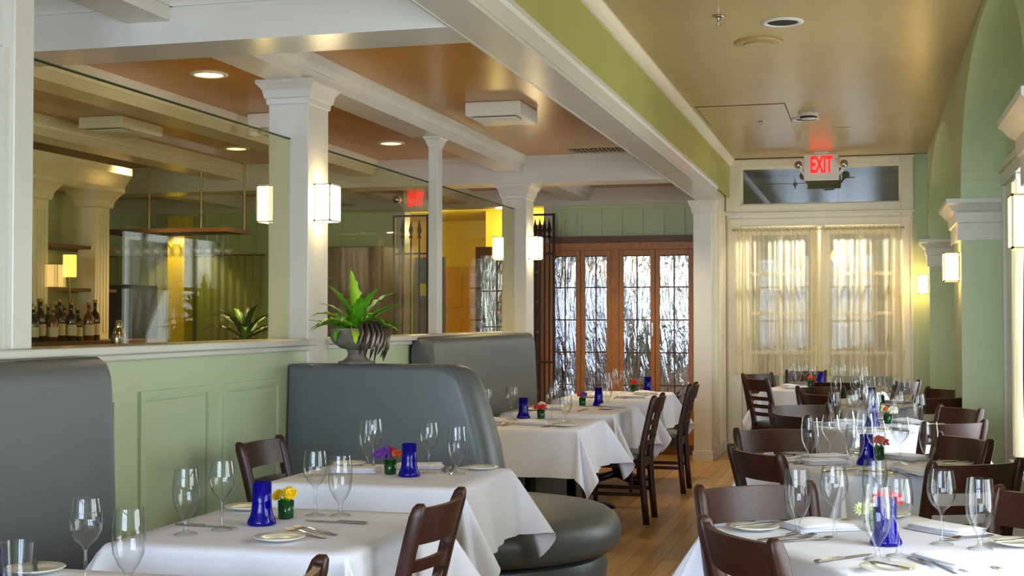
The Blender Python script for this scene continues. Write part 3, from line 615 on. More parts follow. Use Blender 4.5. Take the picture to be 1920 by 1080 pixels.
tag(put(B(-8.42, -7.85, 13.3, 13.6, 0, 1.78), 'dark_cupboard', 'grille_dark', bevel=.01), 'dark low cupboard in front of the left bar curtain', 'cupboard')

def frond(L, W, az, el, droop, seed, n=18, ruffle=.16):
    """strap-shaped fern frond with raised midrib and ruffled margin"""
    rr = random.Random(seed); b = MB(); R = []
    ca, sa = cos(az), sin(az); px = pz = 0.; e = el
    for i in range(n + 1):
        t = i / n; w_ = W * (sin(pi * min(1, t * .92 + .08)) ** .7) * (1 - .25 * t) * (1 + ruffle * sin(i * 2.4 + seed))
        nx, nz = -sin(e), cos(e)
        row = []
        for s in (-1, -.5, 0, .5, 1):
            lift = .18 * w_ * abs(s) + (.07 * w_ * sin(i * 2.1 + s * 3 + seed) if abs(s) == 1 else 0) - (.02 * w_ if s == 0 else 0)
            d_ = px + nx * lift; z_ = pz + nz * lift
            row.append((d_ * ca - s * w_ / 2 * sa, d_ * sa + s * w_ / 2 * ca, z_))
        R.append(row); px += cos(e) * L / n; pz += sin(e) * L / n; e -= droop / n * (.4 + 1.2 * t)
    b.rings(R, cap=False, closed=False); return b
def fern(t, scale, specs, z0, mats, wide=1.):
    for i, (L_, W_, az, el, dr) in enumerate(specs):
        W_ *= wide
        put(frond(L_ * scale, W_ * scale, rad(az), rad(el), rad(dr), i), 'frond', mats[i % len(mats)], t, smooth=True, loc=(0, 0, z0))
bf = thing('potted_fern', 'dark leafy fern on the bar counter behind the glass', 'plant', (-4.62, 9.3, 1.10))
put(MB().lathe([(.001, 0), (.07, 0), (.095, .14), (.1, .15), (.085, .15)], 16), 'pot', 'dark_metal', bf, smooth=True)
fern(bf, 1.0, [(.30 + .16 * random.Random(i).random(), .065, i * 27, 32 + (i * 37) % 50, 70) for i in range(16)], .13, ('leaf_dark', 'leaf_dark', 'leaf'))

# ------------------------------------------------------------------ banquettes and booth
def rbox(x0, x1, y0, y1, z, r):
    pts = []
    for cx, cy, a0 in ((x1 - r, y1 - r, 0), (x0 + r, y1 - r, 90), (x0 + r, y0 + r, 180), (x1 - r, y0 + r, 270)):
        for k in range(6): a = rad(a0 + 18 * k); pts.append((cx + r * cos(a), cy + r * sin(a), z))
    return pts
def banquette(y0, y1, lb, ztop):
    t = thing('banquette', lb, 'banquette', (-2.55, (y0 + y1) / 2, 0)); a = (y1 - y0) / 2
    sec = [(-.10, .42), (-.105, .62), (-.115, .95), (-.125, ztop - .10), (-.13, ztop - .05), (-.142, ztop - .014), (-.165, ztop), (-.24, ztop), (-.265, ztop - .012), (-.28, ztop - .06), (-.28, .42)]
    R = []
    for yy, k in ((-a, .25), (-a + .012, .08), (-a + .03, 0), (a - .03, 0), (a - .012, .08), (a, .25)):
        cx = -.12; cz = .8
        R.append([(x - .04 * k * (1 if x > -.1 else -.3), yy + (.16 * (1 - (z - .42) / (ztop - .42)) * 0), z - k * .10 * (1 if z > 1 else 0)) for x, z in sec])
    put(MB().rings(R), 'backrest', 'grey_vinyl', t, smooth=True, autosmooth=True)
    put(MB().rings([rbox(-.28 + i, .36 - i, -a + i, a - i, z, .06) for i, z in ((.02, .28), (0, .30), (0, .42), (.012, .45), (.04, .465))]), 'seat_cushion', 'grey_vinyl', t, smooth=True, autosmooth=True)
    put(B(-.28, .28, -a + .03, a - .03, 0, .28), 'plinth', 'grey_vinyl', t)
banquette(1.5, 4.31, 'grey vinyl banquette against the half wall at the left edge', 1.262)
banquette(8.05, 10.72, 'grey vinyl banquette along the half wall behind the rounded booth', 1.285)
bo = thing('rounded_booth', 'grey vinyl island booth with rounded seat and tall centre back', 'booth', (-1.9, 6.33, 0))
def stadium(r, z, xl=-.93, n=26):
    return [(xl, r, z)] + [(xl, -r, z)] + [(r * cos(rad(-90 + 180 * k / n)), r * sin(rad(-90 + 180 * k / n)), z) for k in range(n + 1)]
put(MB().rings([stadium(r, z) for r, z in ((.66, .272), (.705, .285), (.735, .32), (.74, .36), (.735, .40), (.715, .435), (.68, .458), (.62, .468), (.3, .470))]), 'seat_cushion', 'grey_vinyl', bo, smooth=True, autosmooth=True)
put(MB().rings([stadium(r, z) for r, z in ((.60, 0), (.635, .02), (.665, .12), (.672, .2), (.655, .25), (.61, .268))]), 'base', 'grey_vinyl', bo, smooth=True, autosmooth=True)
# backrest: tall slab, leaning right edge with rounded shoulder
prof = [(-.93, .47)]
pr = [(-.93, .47), (.185, .47), (.17, .62), (.14, .78), (.10, .92), (.065, 1.03), (.04, 1.09), (.01, 1.135), (-.03, 1.158), (-.08, 1.17), (-.93, 1.17)]
R = []
for yy, ins in [(-.165 * cos(rad(a_)), .20 * (1 - sin(rad(a_)))) for a_ in (0, 8, 18, 30, 45, 60, 75, 90, 105, 120, 135, 150, 162, 172, 180)]:
    row = []
    for x, z in pr:
        k = (z - .47) / .7
        row.append((x - (ins * .5 if x > -.9 else 0), yy * (1 - .22 * k), z - (max(0, ins - .12) * .4 if z > 1.1 else 0)))
    R.append(row)
put(MB().rings(R), 'backrest', 'grey_vinyl', bo, smooth=True, autosmooth=True)

# urn with fern standing on the booth back
ur = thing('stone_urn_fern', 'weathered stone urn with bright green fern on the booth back', 'potted plant', (-2.52, 6.335, 1.17))
put(MB().lathe([(.001, 0), (.095, 0), (.095, .012), (.07, .018), (.05, .035), (.044, .06), (.052, .068), (.045, .075)], 28), 'foot', 'stone', ur, smooth=True)
def urn_bowl():
    b = MB(); R = []
    for r, z in ((.045, .072), (.075, .082), (.105, .105), (.122, .135), (.128, .16), (.134, .168), (.134, .182), (.12, .184), (.112, .17), (.02, .165)):
        R.append([(r * (1 + .11 * (abs(sin(j * pi / 8)) if .08 < z < .16 else 0)) * cos(2 * pi * j / 64), r * (1 + .11 * (abs(sin(j * pi / 8)) if .08 < z < .16 else 0)) * sin(2 * pi * j / 64), z) for j in range(64)])
    return b.rings(R)
put(urn_bowl(), 'bowl', 'stone', ur, smooth=True)
fern(ur, 1., [(.32, .075, 250, 84, 8), (.31, .07, 40, 62, 55), (.30, .07, 170, 66, 35), (.28, .06, 10, 48, 50), (.27, .055, 195, 46, 80), (.25, .05, 330, 38, 80), (.26, .05, 215, 30, 80), (.24, .05, 150, 30, 90), (.25, .045, 355, 25, 70), (.30, .03, 15, 40, 30), (.31, .028, 165, 50, 60), (.24, .06, 110, 60, 60), (.22, .05, 290, 20, 110), (.20, .05, 250, 25, 120), (.28, .022, 350, 14, 30), (.27, .022, 200, 20, 20), (.22, .05, 70, 50, 70), (.24, .06, 300, 66, 50), (.26, .07, 205, 72, 30), (.27, .07, 340, 70, 40), (.24, .06, 230, 40, 90), (.24, .06, 270, 45, 90), (.25, .055, 25, 32, 80), (.25, .055, 185, 26, 70)], .165, ('leaf_bright', 'leaf', 'leaf', 'leaf'), 1.2)
bow = MB()
for k in range(9):
    a = rad(-60 + k * 11); r0 = .09
    bow.tube([(r0 * cos(a), r0 * sin(a), .19), ((r0 + .05) * cos(a), (r0 + .05) * sin(a), .21), ((r0 + .075) * cos(a), (r0 + .075) * sin(a), .16), ((r0 + .07) * cos(a), (r0 + .07) * sin(a) - .01, .10 - .012 * (k % 3)), ((r0 + .05) * cos(a), (r0 + .05) * sin(a) - .015, .05 - .012 * (k % 4))], [.006, .011, .012, .010, .002], 6)
for k in range(5): bow.ball((.075 + .012 * (k % 2), -.05 + .03 * k, .20), .022, 8, 6)
put(bow, 'silvery_ribbon', 'silver_ribbon', ur, smooth=True)

# ------------------------------------------------------------------ chairs
def rect_ring(cx, cy, z, wx, wy, b=.25):
    hx, hy = wx / 2, wy / 2; cxx, cyy = hx * (1 - b), hy * (1 - b)
    return [(cx + x, cy + y, z) for x, y in ((-hx, -cyy), (-cxx, -hy), (cxx, -hy), (hx, -cyy), (hx, cyy), (cxx, hy), (-cxx, hy), (-hx, cyy))]
def post_y(z): return -.205 - (.035 * max(0, (.45 - z) / .45) ** 1.3 if z < .45 else .095 * ((z - .45) / .43) ** 1.25)
def m_post(s):
    def f():
        zs = [0, .15, .3, .42, .5, .6, .7, .78, .84, .868, .878]; R = []
        for z in zs:
            k = 1 if z < .85 else (.8 if z < .87 else .45)
            R.append(rect_ring(s * (.182 + .012 * max(0, (z - .45) / .43)), post_y(z), z, .034 * k, .042 * k))
        return MB().rings(R)
    return f
def m_rail(z0, z1, bow, th=.02, top=0.):
    def f():
        R = []; n = 10; xw = .172 + .012 * (z0 - .45) / .43
        for i in range(n + 1):
            u = -1 + 2 * i / n; x = u * xw; dy = -bow * (1 - u * u); c = top * (1 - u * u)
            ring = []
            for z, y in ((z0, -th / 2), (z0, th / 2), (z1 + c, th / 2), (z1 + c, -th / 2)):
                ring.append((x, post_y(min(z, .88)) + dy + y, z))
            R.append(ring)
        return MB().rings(R)
    return f
def m_seat():
    R = []
    for ins, z in ((.01, .435), (0, .445), (0, .462), (.012, .474), (.035, .48)):
        R.append([(x, y, z) for x, y, _ in [(p[0] * (1 + .10 * (p[1] + .2)), p[1], 0) for p in rbox(-.205 + ins, .205 - ins, -.19 + ins, .215 - ins, 0, .05)]])
    return MB().rings(R)
def chair(x, y, face, label, group):
    t = thing('dining_chair', label, 'chair', (x, y, .004), rad(face) - pi / 2, group)
    for s in (-1, 1):
        link('back_post', cached('chair_post%d' % s, m_post(s), True), 'brown_wood', t)
        link('leg', cached('chair_leg%d' % s, lambda: MB().rings([rect_ring(s * .19, .185, z, w_, w_) for z, w_ in ((0, .028), (.25, .034), (.435, .036))])), 'brown_wood', t)
        link('side_stretcher', cached('chair_str%d' % s, lambda: B(s * .187 - .009, s * .187 + .009, -.215, .18, .19, .215)), 'brown_wood', t)
        link('side_apron', cached('chair_apr%d' % s, lambda: B(s * .187 - .01, s * .187 + .01, -.2, .18, .38, .435)), 'brown_wood', t)
    link('front_apron', cached('chair_aprf', lambda: B(-.185, .185, .175, .195, .38, .435)), 'brown_wood', t)
    link('front_stretcher', cached('chair_strf', lambda: B(-.185, .185, .176, .194, .25, .275)), 'brown_wood', t)
    link('rear_apron', cached('chair_aprb', lambda: B(-.18, .18, -.215, -.195, .38, .435)), 'brown_wood', t)
    link('seat', cached('chair_seat', m_seat, True), 'seat_vinyl', t)
    link('top_rail', cached('chair_top', m_rail(.757, .862, .042, .02, 0.), True), 'brown_wood', t, autosmooth=True)
    for k, z in enumerate((.675, .605, .535)): link('slat', cached('chair_slat%d' % k, m_rail(z, z + .034, .036, .016), True), 'brown_wood', t, autosmooth=True)
    return t

# ------------------------------------------------------------------ tables and linen
TZ = .752
def cloth(hx, hy, o, seed, drop):
    rr = random.Random(seed); ph = [rr.random() * 6 for _ in range(8)]; psi = [rad(22 + 46 * rr.random()) for _ in range(4)]
    if drop: psi = [rad(a) for a in drop]
    def axis(h, n1=9, n2=18):
        a = [h + o * (k / n2) for k in range(1, n2 + 1)]; c = [-h + 2 * h * k / n1 for k in range(n1 + 1)]
        return [-v for v in reversed(a)] + c + a
    U_, V_ = axis(hx, 14), axis(hy, 14)
    r0 = .010
    def edge(d):      # rounded table edge: outward, down
        if d < r0 * pi / 2: a = d / r0; return r0 * sin(a), r0 * (1 - cos(a))
        return r0, r0 + d - r0 * pi / 2
    def P(u, v):
        du, dv = max(0, abs(u) - hx), max(0, abs(v) - hy); su, sv = (1 if u > 0 else -1), (1 if v > 0 else -1)
        if du == 0 and dv == 0: return (u, v, TZ + .0015 * sin(u * 9 + ph[0]) * sin(v * 8 + ph[1]) * 0 + .0)
        if dv == 0 or du == 0:
            d, along, h = (du, v, hy) if dv == 0 else (dv, u, hx)
            k = 0 if dv == 0 else 1; q = ph[2 * k + (0 if (su if k == 0 else sv) > 0 else 1) + 2]
            out, dn = edge(d); win = (1 - (along / h) ** 2) ** .6 if abs(along) < h else 0
            wv = (.022 * sin(along * 13 + q) + .012 * sin(along * 27 + q * 2)) * (d / o) * win + .03 * (d / o)
            if k == 0: return (su * (hx + out + wv), v, TZ - dn)
            return (u, sv * (hy + out + wv), TZ - dn)
        r = sqrt(du * du + dv * dv); f = atan2(dv, du); c = (0 if su > 0 else 1) + (0 if sv > 0 else 2)
        out, dn = edge(r); s2 = sin(2 * f)
        off = (.20 * s2 + .30 * abs(sin(4 * f)) ** .8 * (1.15 if f < pi / 4 else .8)) * max(0, r - .012); ps = psi[c] + (f - pi / 4) * 1.0
        dn = sqrt(max(1e-6, dn * dn - (off * .85) ** 2)); e0 = .03 * (r / o)
        return (su * (hx + (out + e0) * cos(f) ** .5 + off * cos(ps)), sv * (hy + (out + e0) * sin(f) ** .5 + off * sin(ps)), TZ - dn)
    b = MB(); nV = len(V_)
    for u in U_:
        for v in V_: b.v.append(P(u, v))
    for i in range(len(U_) - 1):
        for j in range(nV - 1):
            q = i * nV + j; um, vm = U_[i] + U_[i + 1], V_[j] + V_[j + 1]
            if abs(um) / 2 > hx and abs(vm) / 2 > hy:
                if um * vm > 0: b.f += [(q, q + nV, q + nV + 1), (q, q + nV + 1, q + 1)]
                else: b.f += [(q, q + nV, q + 1), (q + nV, q + nV + 1, q + 1)]
            else: b.f.append((q, q + nV, q + nV + 1, q + 1))
    return b
def table(x, y, hx, hy, rz, seed, phrase, o=.29, drop=None):
    t = thing('pedestal_table', 'table hidden under white linen, %s' % phrase, 'table', (x, y, .004), rz, 'restaurant tables')
    put(B(-hx + .006, hx - .006, -hy + .006, hy - .006, TZ - .036, TZ - .007), 'tabletop', 'brown_wood', t)
    put(MB().tube([(0, 0, .06), (0, 0, TZ - .036)], .035, 14), 'column', 'dark_metal', t, smooth=True)
    for k in range(4):
        a = pi / 4 + k * pi / 2
        put(MB().tube([(.03 * cos(a), .03 * sin(a), .085), (.16 * cos(a), .16 * sin(a), .06), (.33 * cos(a), .33 * sin(a), .032), (.37 * cos(a), .37 * sin(a), .02)], [.03, .026, .024, .015], 8), 'foot', 'dark_metal', t, smooth=True)
    c = put(cloth(hx, hy, o, seed, drop), 'tablecloth', 'linen', smooth=True, loc=(x, y, 0), rz=rz)
    tag(c, 'white linen cloth draped over the %s' % phrase, 'tablecloth', 'white tablecloths')

# ------------------------------------------------------------------ tableware
ZC = TZ + .0015
def m_fork():
    b = MB(); pts = [(0, .007, .0), (.03, .0075, .001), (.10, .0045, .003), (.135, .005, .007), (.148, .0115, .005), (.158, .0125, .003)]
    R = [[(x, -w_, z + .001), (x, w_, z + .001), (x, w_, z + .0035), (x, -w_, z + .0035)] for x, w_, z in pts]; b.rings(R)
    for k in range(4):
        y = -.0105 + k * .007
        b.rings([[(x, y - w_, z + .001), (x, y + w_, z + .001), (x, y + w_, z + .003), (x, y - w_, z + .003)] for x, w_, z in ((.157, .0022, .003), (.18, .0018, .002), (.2, .0012, .006))])
    return b
def m_knife():
    b = MB()
    b.rings([[(x, -w_, .001), (x, w_, .001), (x, w_, h_), (x, -w_, h_)] for x, w_, h_ in ((0, .008, .006), (.02, .008, .007), (.09, .0065, .007), (.1, .006, .006))])
    b.rings([[(x, y0, .0015), (x, y1, .0015), (x, y1, .003), (x, y0, .003)] for x, y0, y1 in ((.1, -.006, .006), (.12, -.006, .010), (.19, -.005, .009), (.215, -.003, .002))]); return b
def m_butter(): return MB().rings([[(x, -w_, z), (x, w_, z), (x, w_, z + .003), (x, -w_, z + .003)] for x, w_, z in ((0, .006, .012), (.06, .005, .014), (.075, .004, .015), (.09, .008, .016), (.13, .009, .017), (.15, .003, .018))])
def m_plate(): return MB().lathe([(.001, .004), (.045, .004), (.05, .006), (.074, .013), (.076, .0145), (.0745, .016), (.05, .0085), (.044, .0065), (.001, .0065)], 36)
def m_candle(): return MB().lathe([(.001, .002), (.044, .002), (.0455, .006), (.044, .014), (.037, .028), (.0325, .045), (.0305, .07), (.030, .134), (.027, .134), (.0275, .07), (.029, .045), (.03, .02), (.001, .016)], 32)
def m_vase(): return MB().lathe([(.001, .001), (.023, .001), (.025, .004), (.0265, .058), (.0235, .058), (.022, .008), (.001, .008)], 14)
def m_tumbler(): return MB().lathe([(.001, .006), (.030, .004), (.032, .008), (.036, .05), (.040, .10)], 26)
def m_napkin(seed, puff):
    def f():
        rr = random.Random(seed); b = MB(); q = [rr.random() * 6 for _ in range(6)]
        for k in range(3):
            z0 = .0015 + k * .0065; s = 1 - .05 * k
            def fn(u, v, top, k=k, z0=z0, s=s):
                x = (u - .5) * .215 * s + .004 * sin(v * 5 + q[k]); y = (v - .5) * .135 * s + .005 * sin(u * 4 + q[k + 2])
                e = min(1., min(v, 1 - v) * 9) ** .5 * min(1., min(u, 1 - u) * 14) ** .5
                wav = puff * (sin(u * 5 + q[1]) * .5 + .5) * (sin(v * 4 + q[4]) * .5 + .5)
                h = .0058 * (e if top else (1 - e) * .45)
                return (x, y, z0 + h + wav * (.4 + .3 * k))
            b.grid(lambda u, v: fn(u, v, True), 16, 12); b.grid(lambda u, v: fn(1 - u, v, False), 16, 12)
        return b
    return f
def bloom(kind, seed):
    def f():
        rr = random.Random(seed); b = MB()
        if kind == 'daisy':
            for ring in range(3):
                for k in range(14):
                    a = 2 * pi * k / 14 + ring * .25; L_ = .021 - .005 * ring; el = rad(12 + 26 * ring); w_ = .0036
                    p = [(0.003, 0), (L_ * .6, w_), (L_, w_ * .5), (L_ * .6, -w_)]
                    n = len(b.v)
                    for d, y in p: b.v.append((d * cos(el) * cos(a) - y * sin(a), d * cos(el) * sin(a) + y * cos(a), d * sin(el)))
                    b.f.append((n, n + 1, n + 2, n + 3))
            b.ball((0, 0, .004), .005, 8, 5)
        else:
            for k in range(46):
                a, e = rr.random() * 2 * pi, math.asin(rr.uniform(-.35, 1)); R_ = .018 * rr.uniform(.75, 1.05)
                b.ball((R_ * cos(e) * cos(a), R_ * cos(e) * sin(a), R_ * sin(e) * .8), .0048, 5, 4)
        return b
    return f
def flowers(t, spec):
    z = .066
    for i, (kind, m, x, y, dz, s) in enumerate(spec):
        o = link('bloom', cached('bloom_%s_%s_%d' % (kind, m, i), bloom(kind, i)), m, t, (x, y, z + dz)); o.scale = (s, s, s)
        if kind == 'daisy': o.rotation_euler = (rad(48), rad(14 if x > 0 else -14), 0)
        else: o.scale = (s * 1.2, s * 1.2, s * 1.2)
    for i in range(6): put(frond(.045, .016, i * 1.05, rad(40), rad(50), i, 4), 'leaf', 'leaf', t, smooth=True, loc=(0, 0, .048))
    put(MB().tube([(0, 0, .01), (.004, 0, .06)], .004, 6).tube([(.008, .004, .01), (-.006, .004, .06)], .003, 6).tube([(-.008, -.003, .01), (.01, -.006, .06)], .003, 6), 'stems', 'leaf', t)
FL_ = {
    'yellow': [('daisy', 'petal_yellow', -.022, -.012, .008, 1.3), ('daisy', 'petal_yellow', .022, -.010, .014, 1.35), ('daisy', 'petal_yellow', 0, .014, .016, 1.25)],
    'purple': [('puff', 'petal_purple', -.045, 0, .012, 1.25), ('puff', 'petal_purple', -.016, .012, .022, 1.3), ('puff', 'petal_purple', -.012, -.016, .008, 1.1), ('puff', 'petal_orange', .032, -.005, .016, 1.0), ('puff', 'petal_red', .0, .02, .03, .8)],
    'redwhite': [('puff', 'petal_red', -.022, -.008, .006, 1.1), ('puff', 'petal_red', .018, -.008, .006, 1.05), ('puff', 'petal_white', 0, .016, .018, 1.2), ('puff', 'petal_white', .03, .014, .008, .9)],
    'red': [('puff', 'petal_red', -.012, 0, .012, 1.2), ('puff', 'petal_red', .014, .006, .016, 1.2)],
    'plum': [('puff', 'petal_purple', .01, 0, .012, 1.2), ('puff', 'petal_red', -.02, .006, .012, 1.)],
    'redpale': [('puff', 'petal_red', .015, -.01, .03, 1.4), ('puff', 'petal_red', .045, .0, .03, 1.2), ('daisy', 'petal_pale', -.045, -.01, .0, 1.4), ('puff', 'petal_white', -.01, .02, .015, 1.1)],
    'white': [('puff', 'petal_white', .03, 0, .01, 1.5), ('puff', 'petal_orange', -.012, 0, .02, .9), ('puff', 'petal_pale', -.03, .01, .02, 1.2)],
    'mixed': [('puff', 'petal_pale', -.03, 0, .03, 1.4), ('puff', 'petal_white', .02, 0, .035, 1.4), ('puff', 'petal_orange', 0, .02, .05, 1)],
    'orange': [('puff', 'petal_orange', .0, 0, .02, 1.2), ('puff', 'petal_red', .022, 0, .012, 1.0)],
}
def ang(p): return atan2(p[0], p[1])
def lay(phrase, wines=(), goblets=(), plates=(), forks=(), knives=(), naps=(), candle=None, vase=None, tumblers=()):
    """set one table; labels count along the view from left to right"""
    def each(items, fn):
        it = sorted(items, key=ang); n = len(it)
        for i, p in enumerate(it): fn(p, ordn(i, n).replace('only', '').strip(), i)
    def lb(a, o): return (a + (', %s on the ' % o if o else ' on the ') + phrase)
    each(wines, lambda p, o, i: tag(link('wine_glass', cached('wine_glass', wg, True), 'wine_glass_clear', None, (p[0], p[1], ZC)), lb('long-stemmed wine glass', o), 'wine glass', 'wine glasses'))
    each(goblets, lambda p, o, i: tag(link('water_goblet', cached('water_goblet', gb, True), 'wine_glass_clear', None, (p[0], p[1], ZC)), lb('short-stemmed water goblet', o), 'goblet', 'water goblets'))
    each(tumblers, lambda p, o, i: tag(link('tumbler', cached('tumbler', m_tumbler, True), 'wine_glass_clear', None, (p[0], p[1], ZC)), lb('straight clear tumbler', o), 'tumbler'))
    def pl(p, o, i):
        tag(link('bread_plate', cached('plate', m_plate, True), 'china', None, (p[0], p[1], ZC)), lb('small off-white bread plate', o), 'plate', 'bread plates')
        if len(p) > 2: tag(link('butter_knife', cached('butter', m_butter), 'steel', None, (p[0] - .07 * cos(p[2]), p[1] - .07 * sin(p[2]), ZC + .002), p[2]), lb('butter knife across a bread plate', o), 'knife', 'butter knives')
    each(plates, pl)
    each(forks, lambda p, o, i: tag(link('fork', cached('fork', m_fork), 'steel', None, (p[0], p[1], ZC), p[2]), lb('steel dinner fork', o), 'fork', 'forks'))
    each(knives, lambda p, o, i: tag(link('table_knife', cached('knife', m_knife), 'steel', None, (p[0], p[1], ZC), p[2]), lb('steel table knife', o), 'knife', 'table knives'))
    def nk(p, o, i):
        s = (i + int(abs(p[1]) * 7)) % 3
        tag(link('napkin', cached('napkin%d' % s, m_napkin(s, (.0, .006, .012)[s]), True), 'linen_napkin', None, (p[0], p[1], ZC), p[2]), lb('folded white napkin', o), 'napkin', 'napkins')
    each(naps, nk)
    if candle: tag(link('candle_holder', cached('candle', m_candle, True), 'cobalt_glass', None, (candle[0], candle[1], ZC)), lb('flared cobalt blue glass candle holder', ''), 'candle holder', 'blue candle holders')
    if vase:
        t = thing('flower_vase', 'green glass vase of %s flowers%s' % (vase[3], ' in the booth row' if 'flowers' in phrase else ' on the ' + phrase), 'vase', (vase[0], vase[1], ZC), 0, 'flower vases')
        link('glass_cup', cached('vase', m_vase, True), 'green_glass', t); flowers(t, FL_[vase[2]])
def seg(x0, y0, x1, y1): return (x0, y0, atan2(y1 - y0, x1 - x0))

# left row beside the partition
P0 = 'nearest booth table at bottom left'; P1 = 'booth table with yellow flowers'; P2 = 'booth table with purple flowers'
P3 = 'rear table with red and white flowers'; P4 = 'middle rear booth table'; P5 = 'long table before the wine cabinet'
table(-1.76, 2.66, .37, .37, 0, 1, P0)
table(-1.755, 3.80, .37, .40, 0, 2, P1, drop=(40, 40, 60, 40))
table(-1.90, 5.20, .40, .36, 0, 3, P2, drop=(35, 40, 42, 30))
table(-2.03, 8.02, .385, .41, 0, 4, P3, drop=(30, 40, 62, 40))
table(-2.05, 9.30, .39, .46, 0, 5, P4, drop=(30, 40, 58, 40))
table(-2.05, 11.05, .385, .66, 0, 6, P5)
lay(P0, wines=[(-1.83, 2.84)], goblets=[(-1.695, 2.81)], tumblers=[(-2.015, 2.83)], plates=[(-2.05, 2.955, 2.2)], candle=(-2.085, 2.80))
lay(P1, wines=[(-1.912, 3.70), (-1.755, 4.05)], goblets=[(-1.979, 3.60), (-1.675, 4.07)], plates=[(-1.656, 3.562), (-2.03, 4.11)],
    forks=[seg(-1.545, 3.635, -1.788, 3.79), seg(-1.535, 3.695, -1.76, 3.82)], knives=[seg(-2.10, 3.76, -1.889, 3.747), seg(-1.527, 3.925, -1.764, 3.94)],
    candle=(-1.841, 3.83), vase=(-1.823, 3.97, 'yellow', 'yellow'))
lay(P2, wines=[(-2.073, 5.41), (-1.778, 5.29)], goblets=[(-2.135, 5.50), (-1.654, 5.285)], plates=[(-1.60, 5.46), (-2.21, 5.47)],
    forks=[seg(-1.72, 5.30, -1.76, 5.48), seg(-1.70, 5.33, -1.73, 5.50)], knives=[seg(-2.25, 5.02, -2.1, 5.16)], naps=[(-1.88, 5.46, .3), (-2.10, 5.25, .2)],
    candle=(-1.82, 5.16), vase=(-1.923, 5.215, 'purple', 'purple and orange'))
lay(P3, wines=[(-2.199, 8.20), (-1.95, 8.26)], goblets=[(-2.36, 8.16), (-1.829, 8.13)], plates=[(-2.33, 7.80), (-1.76, 7.78)], forks=[seg(-2.13, 7.72, -2.10, 7.9), seg(-2.17, 7.72, -2.15, 7.9)],
    knives=[seg(-1.88, 7.70, -1.82, 7.9)], naps=[(-2.28, 8.0, .2), (-1.99, 7.88, .1)], candle=(-2.157, 8.34), vase=(-2.045, 8.36, 'redwhite', 'red and white'))
lay(P4, wines=[(-1.976, 9.60), (-2.15, 9.66)], goblets=[(-2.22, 9.5), (-1.86, 9.66)], plates=[(-1.80, 9.33, 2.5), (-2.3, 9.1)], naps=[(-1.80, 9.58, .1), (-2.2, 9.2, .4)], forks=[seg(-1.95, 9.05, -1.93, 9.24)], knives=[seg(-2.0, 9.0, -2.04, 9.2)],
    candle=(-1.93, 9.70), vase=(-2.05, 9.68, 'plum', 'plum and red'))
lay(P5, wines=[(-2.146, 11.42), (-2.04, 11.60), (-2.06, 11.0)], goblets=[(-2.064, 11.36), (-1.93, 11.60), (-2.10, 10.85)], plates=[(-1.832, 11.1, 2.4), (-2.2, 10.7)], naps=[(-1.84, 11.3, .1), (-1.86, 10.75, .2)],
    forks=[seg(-1.98, 10.6, -1.98, 10.8)], knives=[seg(-1.9, 10.6, -1.9, 10.8)], candle=(-1.87, 11.62), vase=(-2.0, 11.66, 'red', 'red'))
G1 = 'chairs along the booth row'
chair(-1.46, 2.52, 180, 'brown ladder-back chair at bottom edge, only its post top showing', G1)
chair(-1.51, 3.72, 180, 'brown ladder-back chair on the aisle side of the yellow flower table', G1)
chair(-2.25, 5.28, 0, 'brown ladder-back chair against the green panelling by the blue candle', G1)
chair(-1.69, 9.12, 180, 'brown ladder-back chair in the aisle right of the rear booth tables', G1)
chair(-1.66, 10.78, 180, 'brown ladder-back chair beside the wine cabinet and end column', G1)

# window row: tables turned to a diamond
RZ = rad(-56)
Q = ['nearest window-side table', 'second window-side table', 'third window-side table', 'fourth window-side table', 'farthest window-side table']
T1c = (.05, 4.04)
vz = (('redpale', 'red and pale green'), ('orange', 'orange'), ('white', 'white'), ('mixed', 'pale mixed'))
for k, (dx_, dy_) in enumerate(((0, 0), (-.05, 2.13), (-.01, 4.32), (-.01, 6.35))):
    j = random.Random(20 + k)
    def S(x, y, *r, j=j, k=k): e = 0 if k == 0 else .025; return (x + dx_ + j.uniform(-e, e), y + dy_ + j.uniform(-e, e)) + r
    def G(x0, y0, x1, y1): return (x0 + dx_, y0 + dy_, atan2(y1 - y0, x1 - x0))
    table(T1c[0] + dx_, T1c[1] + dy_, .39, .38, RZ, 30 + k, Q[k])
    lay(Q[k], wines=[S(-.095, 4.03), S(.08, 3.77), S(.205, 4.0), S(-.06, 4.30)][:(3, 4, 4, 4)[k]], goblets=[S(-.203, 4.06), S(.024, 3.70), S(.305, 3.95), S(.023, 4.38)],
        plates=[S(-.335, 4.117, .6), S(.053, 3.53, -.9), S(.41, 4.03, .5), S(.06, 4.50, 2.)],
        forks=[G(-.31, 3.93, -.17, 4.04), G(-.27, 3.90, -.12, 4.0), G(.215, 3.53, .108, 3.77), G(.245, 3.56, .14, 3.79), G(.36, 4.20, .235, 4.08)],
        knives=[G(-.133, 3.617, .018, 3.785), G(.33, 3.62, .18, 3.82), G(-.20, 4.27, -.06, 4.43)],
        naps=[S(-.14, 4.20, .55), S(.215, 3.70, -1.0), S(.23, 4.25, -.75)] + ([S(-.12, 3.95, .6)] if k else []), candle=S(.05, 3.955), vase=S(.03 if k == 0 else .11, 4.20) + vz[k])
G2 = 'chairs along the window row'
sd = ('nearest', 'second', 'third', 'fourth')
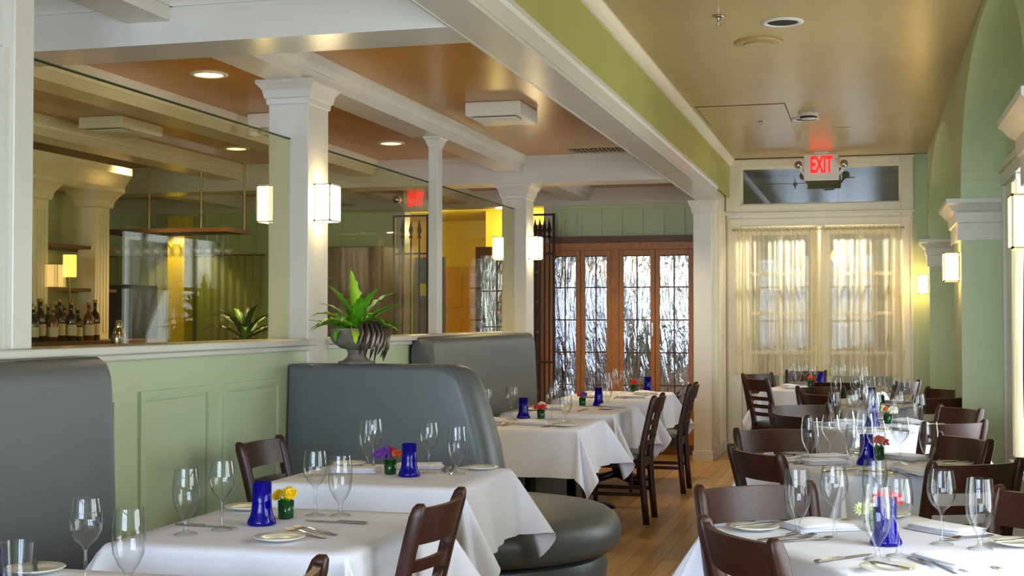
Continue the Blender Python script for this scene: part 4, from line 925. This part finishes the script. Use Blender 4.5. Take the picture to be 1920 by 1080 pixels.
def ctr(xb, yb, face, back=.29):     # chair centre from the middle of its top rail
    return xb + back * cos(rad(face)), yb + back * sin(rad(face)), face
tops = [((-.31, 3.36, 32), 'near left side of the nearest window-side table'), ((-.34, 4.26, -58), 'far left side of the nearest window-side table'), ((.50, 4.24, 214), 'far right side of the nearest window-side table'),
        ((-.43, 5.40, 34), 'near left side of the second window-side table'), ((-.43, 6.47, -60), 'far left side of the second window-side table'), ((.385, 5.18, 124), 'near right side of the second window-side table'), ((.41, 6.24, 210), 'far right side of the second window-side table'),
        ((-.41, 7.50, 34), 'near left side of the third window-side table'), ((-.40, 8.36, -60), 'far left side of the third window-side table'), ((.43, 7.14, 128), 'near right side of the third window-side table'), ((.53, 8.30, 212), 'far right side of the third window-side table'),
        ((-.33, 9.60, 36), 'near left side of the fourth window-side table'), ((.50, 9.40, 130), 'near right side of the fourth window-side table'), ((.56, 10.5, 215), 'far right side of the fourth window-side table'), ((-.35, 10.62, -60), 'far left side of the fourth window-side table'),
        ((-.95, 11.92, 34), 'aisle side of the farthest window-side table, ladder back in full view'), ((-.24, 11.50, 92), 'near side of the farthest window-side table'), ((.33, 11.7, 150), 'right side of the farthest window-side table'), ((-1.02, 13.0, -40), 'far left of the farthest window-side table before the curtain'), ((-.6, 13.85, -90), 'far side of the farthest window-side table, under the curtain')]
for p, lb in tops:
    x, y, f = ctr(*p); chair(x, y, f, 'brown chair at the %s' % lb, G2)
table(-.40, 12.75, .46, .46, rad(-10), 40, Q[4])
lay(Q[4], wines=[(-.70, 13.05), (-.58, 13.1), (-.22, 13.0), (-.10, 12.8)], goblets=[(-.64, 12.95), (-.30, 13.05), (-.02, 12.9), (-.5, 13.08)], plates=[(-.7, 12.6), (-.1, 12.55)], naps=[(-.62, 12.5, .2), (-.25, 12.5, -.2), (-.7, 12.85, 1.2)],
    forks=[seg(-.45, 12.4, -.45, 12.6)], knives=[seg(-.35, 12.4, -.35, 12.6)], candle=(-.42, 12.85), vase=(-.52, 12.88, 'orange', 'orange'))
